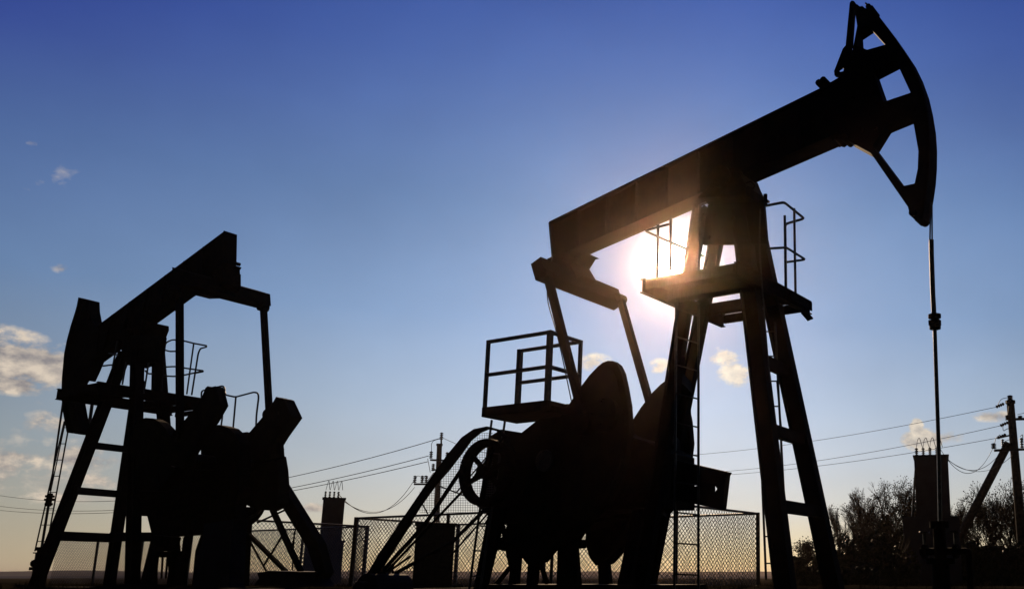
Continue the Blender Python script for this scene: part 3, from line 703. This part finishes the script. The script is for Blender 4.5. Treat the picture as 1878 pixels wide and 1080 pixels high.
# ================================================================== fences
def fence(label, corners, hgt, gap=None):
    cx = sum(c[0] for c in corners)/4; cy = sum(c[1] for c in corners)/4
    f = thing('chain_link_fence', label, 'fence', (cx, cy, 0), 0, 'chain link fence enclosures')
    cs = [Vector((c[0]-cx, c[1]-cy, 0)) for c in corners]
    for a, c in (zip(cs, cs[1:]+cs[:1]) if not gap else zip(cs, cs[1:])):
        Ln = (c-a).length; d = (c-a).normalized(); up = Vector((0, 0, 1)); n = max(1, round(Ln/3.2))
        b = B(); tube(b, [a+up*hgt, c+up*hgt], .03, 8); link_mesh('top_rail', b, M_RAIL, f)
        for k in range(n):
            q = a+d*(Ln*k/n); b = B(); bar(b, q, q+up*(hgt+.03), .07 if k else .10, .07 if k else .10); link_mesh('post', b, M_RAIL, f)
        b = B(); cell = .125; h0, h1 = .06, hgt-.03; H_ = h1-h0; m = int((Ln+H_)/cell)
        for k in range(m+1):
            s = k*cell
            for dr in (1, -1):           # rising and falling wires
                x0, x1 = s, s-H_; z0, z1 = h0, h1
                if x0 > Ln: z0 = h0+(x0-Ln); x0 = Ln
                if x1 < 0: z1 = h1+x1; x1 = 0
                if z1-z0 < .02: continue
                if dr < 0: x0, x1 = Ln-x0, Ln-x1
                nrm = Vector((-d.y, d.x, 0)); pts = []
                for q_ in range(5):
                    p_ = a+d*(x0+(x1-x0)*q_/4)+up*(z0+(z1-z0)*q_/4); k_ = mnoise.noise(p_*.55+Vector((cx, cy, 0))); k2 = mnoise.noise(p_*1.3+Vector((9, cx, 0)))
                    pts.append(p_+nrm*k_*.09+up*k2*.03*(z1 > .3 and p_.z < h1-.02)+d*k2*.02)
                tube(b, pts, .009 if gap else .007, 3)
        tube(b, [a+up*.1, c+up*.1], .008, 4)
        link_mesh('wire_mesh', b, M_WIRE, f)
    return f
HF = 1.9
def rect(N_, R_, L_):
    n = at_z(*N_, HF); r = at_z(*R_, HF); l = at_z(*L_, HF)
    Lv = Vector((Frame.L.x, Frame.L.y)); Uv = Vector((Frame.U.x, Frame.U.y))
    n2 = Vector((n.x, n.y)); dl = (Vector((r.x, r.y))-n2).dot(Lv); du = (n2-Vector((l.x, l.y))).dot(Uv)
    return [n2, n2+Lv*dl, n2+Lv*dl-Uv*du, n2-Uv*du]
fence('chain link fence enclosure behind the large near pumpjack and the control cabinet', rect((1240, 924), (1400, 941), (625, 948)), HF)
lr_ = at_z(674, 965, HF)
Lv = Vector((Frame.L.x, Frame.L.y)); Uv = Vector((Frame.U.x, Frame.U.y)); r0 = Vector((lr_.x, lr_.y))
fence('chain link fence enclosure around the smaller distant pumpjack, seen through its legs', [r0-Lv*4.6-Uv*1.2, r0-Lv*4.6, r0, r0-Uv*19], HF, True)

# ================================================================== behind the fences
def insulator(b, c, h=.3, r=.07, ax=(0, 0, 1)):
    ax = Vector(ax).normalized(); c = Vector(c)
    for k in range(4): cyl(b, c+ax*(h*(k+.5)/4), ax, r, h/4*.55, 10, r*.7)
    cyl(b, c+ax*h/2, ax, r*.35, h, 8)
def substation(label, tl, tr, ytop, ymid, bl, br, d, m):
    """two-part substation cabinet: narrow tower above a wide base"""
    a, c = at(tl, ytop, d), at(tr, ytop, d); zm_ = at(tl, ymid, d).z
    cx = (a.x+c.x)/2; wd = (c.x-a.x); s = thing('transformer_substation', label, 'substation', (cx, d+wd/2, 0), -math.atan2(cx, d), 'pole line substations')
    b = B(); box(b, (-wd/2, -wd/2, zm_), (wd/2, wd/2, a.z)); box(b, (-wd/2-.04, -wd/2-.04, a.z), (wd/2+.04, wd/2+.04, a.z+.05))
    for x in (-wd/2+.12, wd/2-.12): box(b, (x-.03, -wd/2-.03, zm_+.2), (x+.03, -wd/2, a.z-.15))
    tw = link_mesh('tower_cabinet', b, m, s)
    x0, x1 = at(bl, ymid, d-.5).x-cx, at(br, ymid, d-.5).x-cx
    b = B(); box(b, (x0, -wd/2-.5, 0), (x1, wd/2+.5, zm_)); box(b, (x0-.05, -wd/2-.55, zm_-.001+.001), (x1+.05, wd/2+.55, zm_+.05))
    bs = link_mesh('base_cabinet', b, m, s)
    b = B(); xm = (x0+x1)/2
    for k in (0, 1): box(b, (x0+.1+k*(x1-x0)/2, -wd/2-.53, .2), (x0+(k+1)*(x1-x0)/2-.1, -wd/2-.5, zm_-.2))
    dr = link_mesh('door', b, m, bs)
    for k in range(4):
        b = B(); insulator(b, (-wd*.42+k*wd*.2, -wd*.3, a.z+.05), .30 if wd > 1 else .26, .07 if wd > 1 else .055); link_mesh('insulator', b, M_CER, tw)
        b = B(); p0 = Vector((-wd*.42+k*wd*.2, -wd*.3, a.z+.36)); tube(b, rnd([p0, p0+Vector((.05, .1, .3)), p0+Vector((wd*.1, .2, .42)), p0+Vector((wd*.18, .4, .05))], 4, .2), .012, 4); link_mesh('jumper_wire', b, M_ROPE, tw)
    return s
s1 = substation('grey transformer substation tower beside the trees behind the polished rod', 1683, 1744, 836, 950, 1668, 1770, 36, M_TANK)
b = B(); wl_ = [at(1679, 860, 36), at(1673, 950, 36)]; tube(b, [Matrix.Rotation(-s1.rotation_euler.z, 3, 'Z') @ (q-Vector(s1.location)) for q in wl_], .04, 6); link_mesh('cable_pipe', b, M_RAIL, s1)
s2 = substation('thin transformer substation tower behind the fence between the two pumpjacks', 587, 624, 914, 993, 546, 612, 40, M_TANK)
# control cabinet
a, c = at(757, 962, 20), at(826, 962, 20)
cab = thing('control_cabinet', 'dark electrical control cabinet standing between the belt guard and the gearbox legs', 'cabinet', ((a.x+c.x)/2, 20.3, 0), -math.atan2((a.x+c.x)/2, 20.3))
wd = c.x-a.x; b = B(); box(b, (-wd/2, -.3, .1), (wd/2, .3, a.z)); box(b, (-wd/2-.03, -.34, a.z), (wd/2+.03, .34, a.z+.04)); box(b, (-wd/2+.05, -.28, 0), (wd/2-.05, .28, .1))
cb = link_mesh('cabinet_body', b, M_RAIL, cab)
b = B(); box(b, (-wd/2+.04, -.325, .16), (wd/2-.04, -.3, a.z-.06)); box(b, (wd/2-.12, -.35, .7), (wd/2-.09, -.325, .85)); link_mesh('door', b, M_RAIL, cb)
# wellheads
def wellhead(label, x, y, w_, A):
    q = A.p(x, y, 0); g = A.O+A.U*q.x+A.L*q.y
    t = thing('wellhead', label, 'wellhead', (g.x, g.y, 0), -AZ, 'wellheads under the rods')
    b = B(); cyl(b, (0, 0, .25), (0, 0, 1), .11, .5, 16); cyl(b, (0, 0, .08), (0, 0, 1), .2, .06, 16); cyl(b, (0, 0, .5), (0, 0, 1), .18, .07, 16); cyl(b, (0, 0, .72), (0, 0, 1), .08, .4, 14); cyl(b, (0, 0, .95), (0, 0, 1), .12, .08, 14)
    link_mesh('casing_head', b, M_RUST, t)
    b = B(); tube(b, [(-.26, 0, .62), (.26, 0, .62)], .045, 10); cyl(b, (-.2, 0, .62), (1, 0, 0), .09, .05, 12); cyl(b, (.2, 0, .62), (1, 0, 0), .09, .05, 12); tube(b, rnd([(.26, 0, .62), (.36, 0, .62), (.36, 0, .05)], 4, .08), .04, 10)
    link_mesh('flow_pipe', b, M_RUST, t)
    for sx in (-.2, .2):
        b = B(); cyl(b, (sx, 0, .76), (0, 0, 1), .02, .2, 8); tube(b, [(sx+math.cos(k*.524)*.06, math.sin(k*.524)*.06, .86) for k in range(12)], .013, 5, True); link_mesh('valve_wheel', b, M_ROD, t)
    return t
wellhead('wellhead with valves under the large pumpjack polished rod', 1724, 1000, 0, A1)
wellhead('wellhead with valves under the distant pumpjack polished rod', 75, 1012, 0, A2)

# ================================================================== pole line
def pole(label, top, bot_x, d, brace=None, s=1.0):
    t0 = at(*top, d); bt = at(bot_x, 1058, d); bt.z = 0
    t = thing('utility_pole', label, 'utility pole', (bt.x, d, 0), 0, 'utility poles')
    off = Vector((bt.x, d, 0)); tp = t0-off
    b = B(); tube(b, [(0, 0, 0), tp], .20*s, 12, r2=.15*s); cyl(b, tp+Vector((0, 0, .02)), (0, 0, 1), .19*s, .12, 12); link_mesh('pole_shaft', b, M_WOOD, t)
    return t, tp, off
pR, tR, oR = pole('thick utility pole with a slanted brace pole standing among the trees', (1853, 738), 1880, 38)
def rel(x, y, off, d): return at(x, y, d)-off
b = B(); tube(b, [rel(1850, 812, oR, 38), ext(rel(1850, 812, oR, 38), rel(1765, 975, oR, 38.6), 0)], .17, 10, r2=.18); link_mesh('brace_pole', b, M_WOOD, pR)
z5 = lambda x, y: (1580+x/4.5, 720+y/4.5)
def arm_(x0, y0, x1, y1, off, d, par, t=.09):
    b = B(); bar(b, rel(*z5(x0, y0), off, d-.2), rel(*z5(x1, y1), off, d-.2), t, t); link_mesh('crossarm', b, M_RAIL, par)
arm_(1195, 75, 1245, 75, oR, 38, pR); arm_(1270, 218, 1420, 214, oR, 38, pR); arm_(1095, 476, 1440, 462, oR, 38, pR); arm_(1120, 375, 1250, 345, oR, 38, pR, .06)
def ins(x, y, off, d, par, h=.3, r=.09, ax=(0, 0, 1)):
    b = B(); insulator(b, rel(*z5(x, y), off, d-.2), h, r, ax); link_mesh('insulator', b, M_CER, par)
ins(1227, 62, oR, 38, pR, .2, .12); ins(1210, 225, oR, 38, pR, .2, .12); ins(1092, 462, oR, 38, pR, .22, .11); ins(1168, 445, oR, 38, pR, .3, .07)
for x, y in ((1110, 118), (1145, 272), (1125, 372)): ins(x, y, oR, 38, pR, .36, .07, (1, 0, .42))
ins(1325, 455, oR, 38, pR, .4, .08)
ins(1310, 220, oR, 38, pR, .15, .1)
b = B()
for l in ([(1120, 110), (1150, 50), (1215, 38)], [(1165, 265), (1170, 320), (1200, 295), (1240, 295)], [(1215, 110), (1208, 190)], [(1095, 430), (1110, 370), (1145, 345)], [(1165, 440), (1180, 400), (1240, 380)], [(1310, 360), (1330, 340), (1330, 400)]):
    tube(b, rnd([rel(*z5(x, y), oR, 37.8) for x, y in l], 4, .2), .014, 4)
link_mesh('jumper_wire', b, M_ROPE, pR)
z3f = lambda x, y: (500+x/3.13, 735+y/3.13)
pM, tM, oM = pole('thin utility pole with short crossarms standing behind the belt guard', (806, 816), 797, 56, s=.95)
def armM(x0, y0, x1, y1, t=.1):
    b = B(); bar(b, at(*z3f(x0, y0), 55.8)-oM, at(*z3f(x1, y1), 55.8)-oM, t, t); link_mesh('crossarm', b, M_RAIL, pM)
armM(905, 338, 1000, 342); armM(812, 477, 960, 477); armM(915, 395, 950, 395, .08)
b = B(); bar(b, at(*z3f(968, 255), 56)-oM, at(*z3f(968, 218), 56)-oM, .08, .08); link_mesh('pole_cap', b, M_RAIL, pM)
for x, y in ((968, 222), (908, 330), (1000, 335), (920, 402), (815, 470), (857, 470), (880, 470)):
    b = B(); insulator(b, at(*z3f(x, y), 55.8)-oM, .42, .11); link_mesh('insulator', b, M_CER, pM)
b = B()
for l in ([(912, 325), (912, 230), (965, 215)], [(905, 410), (890, 330)], [(815, 460), (830, 425), (860, 440)], [(860, 460), (875, 425), (890, 440)], [(880, 470), (925, 410)]):
    tube(b, rnd([at(*z3f(x, y), 55.7)-oM for x, y in l], 4, .3), .018, 4)
link_mesh('jumper_wire', b, M_ROPE, pM)
# overhead wires
def wire(name_label, p0, p1, sag=.3, r=.011, n=20):
    pts = []
    for k in range(n+1):
        f = k/n; q = Vector(p0).lerp(Vector(p1), f); q.z -= sag*4*f*(1-f); pts.append(q)
    b = B(); tube(b, pts, r, 4); o_ = link_mesh('overhead_wire', b, M_ROPE); tag(o_, name_label, 'wire', 'overhead power wires'); return o_
wire('topmost of the three wires running from the braced utility pole behind the near pumpjack post', at(*z5(1110, 118), 37.8), at(1200, 838, 58), .35)
wire('middle of the three wires running from the braced utility pole behind the grey substation tower', at(*z5(1145, 272), 37.8), at(1200, 870, 58), .45)
wire('lowest of the three wires running from the braced utility pole behind the grey substation tower', at(*z5(1125, 372), 37.8), at(1200, 876, 58), .35)
wire('short wire leaving the braced utility pole away from the pumpjacks', at(1866, 760, 37.8), at(1930, 742, 36), .02)
wire('slack wire from the braced pole to the grey substation tower, uppermost of three', at(*z5(1092, 440), 37.8), at(1724, 822, 36.6), 1.0)
wire('slack wire from the braced pole to the grey substation tower, middle of three', at(*z5(1150, 490), 37.8), at(1732, 836, 36.6), .62)
wire('slack wire from the braced pole to the grey substation tower, lowest of three', at(*z5(1250, 510), 37.8), at(1732, 838, 36.8), .60)
wire('topmost of the three wires running from the thin utility pole past the distant pumpjack', at(*z3f(968, 212), 56), at(-20, 905, 90), 1.9, .022, 30)
wire('middle of the three wires running from the thin utility pole past the distant pumpjack', at(*z3f(895, 315), 56), at(-20, 925, 90), 1.6, .022, 30)
wire('lowest of the three wires running from the thin utility pole past the distant pumpjack', at(*z3f(890, 348), 56), at(-20, 933, 90), 1.4, .022, 30)
wire('thin wire from the thin utility pole top going behind the belt guard', at(*z3f(970, 208), 56), at(1000, 838, 50), .4, .018)
wire('upper of the two slack wires between the thin utility pole and the thin substation tower', at(*z3f(812, 455), 55.5), at(*z3f(372, 528), 40.6), 1.3, .015)
wire('lower of the two slack wires between the thin utility pole and the thin substation tower', at(*z3f(815, 495), 55.5), at(*z3f(372, 545), 40.6), 1.0, .015)

# ================================================================== trees and bushes
def branch_tree(seed, hgt, spread, leafy, sx):
    rng = random.Random(seed); bt = B(); tips = []
    def grow(p, d, ln, r, lv):
        pts = [p]; q = p.copy(); dd = d.copy()
        n = 4 if lv < 3 else 2
        for k in range(n):
            dd = (dd+Vector((rng.uniform(-1, 1), rng.uniform(-1, 1), rng.uniform(-.2, .7)))*.13).normalized()
            q = q+dd*ln/n; pts.append(q.copy())
        tube(bt, pts, r, 5 if lv < 2 else 3, r2=r*.55)
        if lv >= 4: tips.extend(pts[1:]); return
        if lv >= 3: tips.append(pts[-1])
        nb = (6, 5, 5, 4)[lv]
        for k in range(nb):
            f = rng.uniform(.35 if lv else .25, 1); i = min(n-1, int(f*n)); base = pts[i].lerp(pts[i+1], f*n-i if i < n-1 else .9)
            a = rng.uniform(0, 6.28); tilt = rng.uniform(.28, .68)*spread
            s = dd.orthogonal().normalized(); t = dd.cross(s)
            nd = (dd*math.cos(tilt)+(s*math.cos(a)+t*math.sin(a))*math.sin(tilt)+Vector((0, 0, .30))).normalized()
            grow(base, nd, ln*rng.uniform(.52, .72), max(.006, r*rng.uniform(.46, .58)), lv+1)
        grow(pts[-1], dd, ln*.6, r*.55, lv+1)
    grow(Vector((0, 0, 0)), Vector((0, 0, 1)), hgt*.42, hgt*.017, 0)
    mx = max(q.z for q in tips); k = hgt/mx
    bmesh.ops.scale(bt, vec=(k*sx, k*sx, k), verts=bt.verts); tips = [Vector((q.x*k*sx, q.y*k*sx, q.z*k)) for q in tips]
    bl = B()
    for q in tips:
        if q.z < hgt*.18: pass
        cl = mnoise.noise(q*.9+Vector((seed, 0, 0)))
        if rng.random() > leafy*.42*(1+2.2*cl): continue
        for _ in range(rng.randint(2, 5)):
            c = q+Vector((rng.gauss(0, .10), rng.gauss(0, .10), rng.gauss(0, .10))); a = Vector((rng.uniform(-1, 1), rng.uniform(-1, 1), rng.uniform(-1, 1))).normalized(); s = a.orthogonal().normalized(); t = a.cross(s)
            e = rng.uniform(.025, .055)
            bl.faces.new([bl.verts.new(c+s*e), bl.verts.new(c+t*e*.6), bl.verts.new(c-s*e), bl.verts.new(c-t*e*.6)])
    return bt, bl
TR = [  # x, top y, distance, leafiness, spread, width, label
    (1478, 990, 44, .5, 1.2, 1.3, 'low scrubby tree at the foot of the near pumpjack front legs'),
    (1512, 955, 50, .15, .9, .9, 'small pale bare tree left of the treeline beside the post leg'),
    (1536, 925, 52, .1, .7, .8, 'thin bare tree third from the left in the treeline'),
    (1562, 915, 54, .08, .8, .9, 'bare upright tree standing between the thin bare ones'),
    (1592, 890, 54, .15, .9, .9, 'bare tall tree leaning on the left of the leafy crown'),
    (1622, 878, 50, .8, 1.35, 1.15, 'leafy round crowned tree left of the grey substation tower'),
    (1650, 872, 49, .9, 1.35, 1.1, 'tallest leafy tree right against the left side of the substation tower'),
    (1600, 950, 42, .8, 1.1, 1.1, 'dark low tree in front of the leafy crowned tree'),
    (1755, 912, 52, .3, .9, .8, 'sparse tree just right of the substation tower'),
    (1780, 925, 44, .7, 1.1, 1.0, 'dense tree crossed by the slanted pole brace'),
    (1810, 886, 48, .85, 1.3, 1.1, 'leafy tree between the pole brace and the right utility pole'),
    (1838, 878, 46, .85, 1.3, 1.05, 'leafy tree left of the right utility pole'),
    (1866, 900, 56, .2, .9, .9, 'bare misty tree behind the right utility pole'),
    (1890, 925, 44, .6, 1.0, 1.0, 'leafy tree cut by the right edge of the photo')]
for i, (x, y, d, lf, spd, sx, lab) in enumerate(TR):
    q = at(x, y, d); t = thing('tree', lab, 'tree', (q.x, d, 0), random.uniform(0, 6), 'trees of the right treeline')
    bt, bl = branch_tree(100+i, q.z, spd, lf, sx)
    link_mesh('trunk', bt, M_BARK, t)
    if len(bl.faces): link_mesh('crown', bl, M_LEAF, t)
    else: bl.free()
def bush(label, x, ytop, d, wpx, seed, m=None):
    rng = random.Random(seed); q = at(x, ytop, d); hw = wpx/1830*d/2; h = q.z
    t = thing('bush', label, 'bush', (q.x, d, 0), 0, 'dark bushes under the trees')
    b = B()
    for k in range(9): a = rng.uniform(0, 6.28); tube(b, [(0, 0, 0), (math.cos(a)*hw*.4, math.sin(a)*hw*.4, h*.5), (math.cos(a)*hw*.7, math.sin(a)*hw*.7, h*rng.uniform(.7, .98))], .03, 4, r2=.008)
    link_mesh('stem', b, M_BARK, t)
    b = B(); blobs = [(rng.uniform(-.7, .7)*hw, rng.uniform(-.5, .5)*hw, rng.uniform(.1, .7)*h, rng.uniform(.25, .5)) for _ in range(14)]
    for _ in range(5200):
        bx, by, bz, br = rng.choice(blobs); v = Vector((rng.gauss(0, 1), rng.gauss(0, 1), rng.gauss(0, 1))).normalized()*rng.uniform(.3, 1)**.5
        c = Vector((bx+v.x*br*hw, by+v.y*br*hw, max(.03, bz+v.z*br*h*.75))); a = Vector((rng.uniform(-1, 1), rng.uniform(-1, 1), rng.uniform(-1, 1))).normalized(); s = a.orthogonal().normalized(); tt = a.cross(s); e = rng.uniform(.04, .10)
        b.faces.new([b.verts.new(c+s*e), b.verts.new(c+tt*e*.6), b.verts.new(c-s*e), b.verts.new(c-tt*e*.6)])
    link_mesh('foliage', b, m or M_PINE, t)
for i, (lab, x, y, d, wp) in enumerate([
    ('low ragged bush at the foot of the near pumpjack front legs', 1476, 1018, 36, 70), ('round dark bush second from the left under the bare trees', 1530, 1000, 38, 90),
    ('dark bush under the bare trees left of the leafy tree', 1570, 975, 37, 80), ('tall pointed dark evergreen bush under the leafy trees', 1608, 945, 39, 60),
    ('broad dark bush left of the substation base', 1632, 960, 34, 110), ('dark bush tucked against the substation base on its left', 1662, 965, 38.5, 60),
    ('dark bush right of the substation base', 1765, 985, 38, 70), ('dark bush below the slanted pole brace', 1800, 990, 36, 90), ('wide dark bush left of the right utility pole foot', 1845, 995, 35, 90), ('dark bush at the foot of the right utility pole', 1885, 990, 36, 70),
    ('low wide bush mass in front of the bare trees', 1560, 1030, 30, 130)]):
    bush(lab, x, y, d, wp, 300+i)

# ================================================================== ground and hills
b = B(); n = 90; ex = [-3500, -2200, -1400, -900, -600, -400, -260, -170, -110]+[-70+k*3.5 for k in range(41)]+[110, 170, 260, 400, 600, 900, 1400, 2200, 3500]
ey = [-60, -30, -15, -5]+[k*2.0 for k in range(0, 34)]+[75, 90, 110, 150, 200, 300, 450, 700, 1000, 1500, 2200, 3200]
V = [[b.verts.new((x, y, 0 if y < 16 else mnoise.noise(Vector((x*.12, y*.12, 0)))*.06-.0)) for x in ex] for y in ey]
for i in range(len(ey)-1):
    for j in range(len(ex)-1): b.faces.new((V[i][j], V[i][j+1], V[i+1][j+1], V[i+1][j]))
g = link_mesh('ground', b, M_SOIL, smooth=True); g['kind'] = 'structure'
# pad of the wells, slightly raised bank that hides the foot of the fences
b = B(); xs = [-40+k*.8 for k in range(106)]; prof_ = [(-1.0, -.02), (-.6, .06), (-.25, .13), (.2, .14), (.7, .08), (1.4, -.02)]
rows = []
for (dy, hz) in prof_:
    rows.append([b.verts.new((x, 18.6+dy+.25*math.sin(x*.31), max(-.05, hz+(mnoise.noise(Vector((x*.9, dy*2, 3)))*.07 if hz > 0 else 0)))) for x in xs])
for i in range(len(rows)-1):
    for j in range(len(xs)-1): b.faces.new((rows[i][j], rows[i][j+1], rows[i+1][j+1], rows[i+1][j]))
o_ = link_mesh('terrain', b, M_SOIL, smooth=True); o_['kind'] = 'structure'
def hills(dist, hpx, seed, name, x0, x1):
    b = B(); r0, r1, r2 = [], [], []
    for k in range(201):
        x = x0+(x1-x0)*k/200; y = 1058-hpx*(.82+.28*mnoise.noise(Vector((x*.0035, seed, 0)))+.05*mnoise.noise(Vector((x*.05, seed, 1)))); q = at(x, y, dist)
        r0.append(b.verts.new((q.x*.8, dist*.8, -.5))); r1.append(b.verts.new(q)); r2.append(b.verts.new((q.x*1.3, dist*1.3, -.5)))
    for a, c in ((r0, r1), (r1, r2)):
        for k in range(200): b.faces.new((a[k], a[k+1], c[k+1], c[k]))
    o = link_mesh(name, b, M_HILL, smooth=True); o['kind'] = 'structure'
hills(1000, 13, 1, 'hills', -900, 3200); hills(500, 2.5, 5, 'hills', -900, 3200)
# grass along the pad and bank
b = B(); rg_ = random.Random(5)
def blade(x, y, z, h):
    a = rg_.uniform(0, 6.28); wv = .006+h*.012; l = Vector((rg_.gauss(0, .25), rg_.gauss(0, .25), 1))*h; s = Vector((math.cos(a), math.sin(a), 0))*wv; c = Vector((x, y, z))
    b.faces.new([b.verts.new(c-s), b.verts.new(c+s), b.verts.new(c+l*.6+s*.5), b.verts.new(c+l), b.verts.new(c+l*.6-s*.5)])
for _ in range(16000):
    y = rg_.uniform(17.8, 40)**1.0; x = rg_.uniform(-.78, .36)*y
    cl = mnoise.noise(Vector((x*.6, y*.6, 9)))
    h = rg_.uniform(.03, .12)*(1+max(0, cl)*1.8)
    blade(x, y, .0 if abs(y-18.7) > .8 else .1, h)
o_ = link_mesh('grass', b, M_GRASS); tag(o_, 'short dry grass and weeds growing over the dark ground of the well pad', 'grass', kind='stuff')
# ================================================================== haze
HAZE = True
if HAZE:
    b = B(); box(b, (-5200, -90, -1.2), (5200, 4300, 12)); hz_ = link_mesh('haze', b, bpy.data.materials.new('air'))
    m = hz_.data.materials[0]; m.use_nodes = True; t = m.node_tree; t.nodes.clear()
    vo = t.nodes.new('ShaderNodeVolumePrincipled'); vo.inputs['Color'].default_value = (1, .76, .66, 1); vo.inputs['Density'].default_value = .00022; vo.inputs['Anisotropy'].default_value = .975  # added scattering volume, tuned to veil the near beam with warm sun glow
    ou = t.nodes.new('ShaderNodeOutputMaterial'); t.links.new(vo.outputs[0], ou.inputs['Volume'])
    hz_['kind'] = 'stuff'; hz_['label'] = 'pale evening air haze over the machines and far hills, added for the warm sun glow'
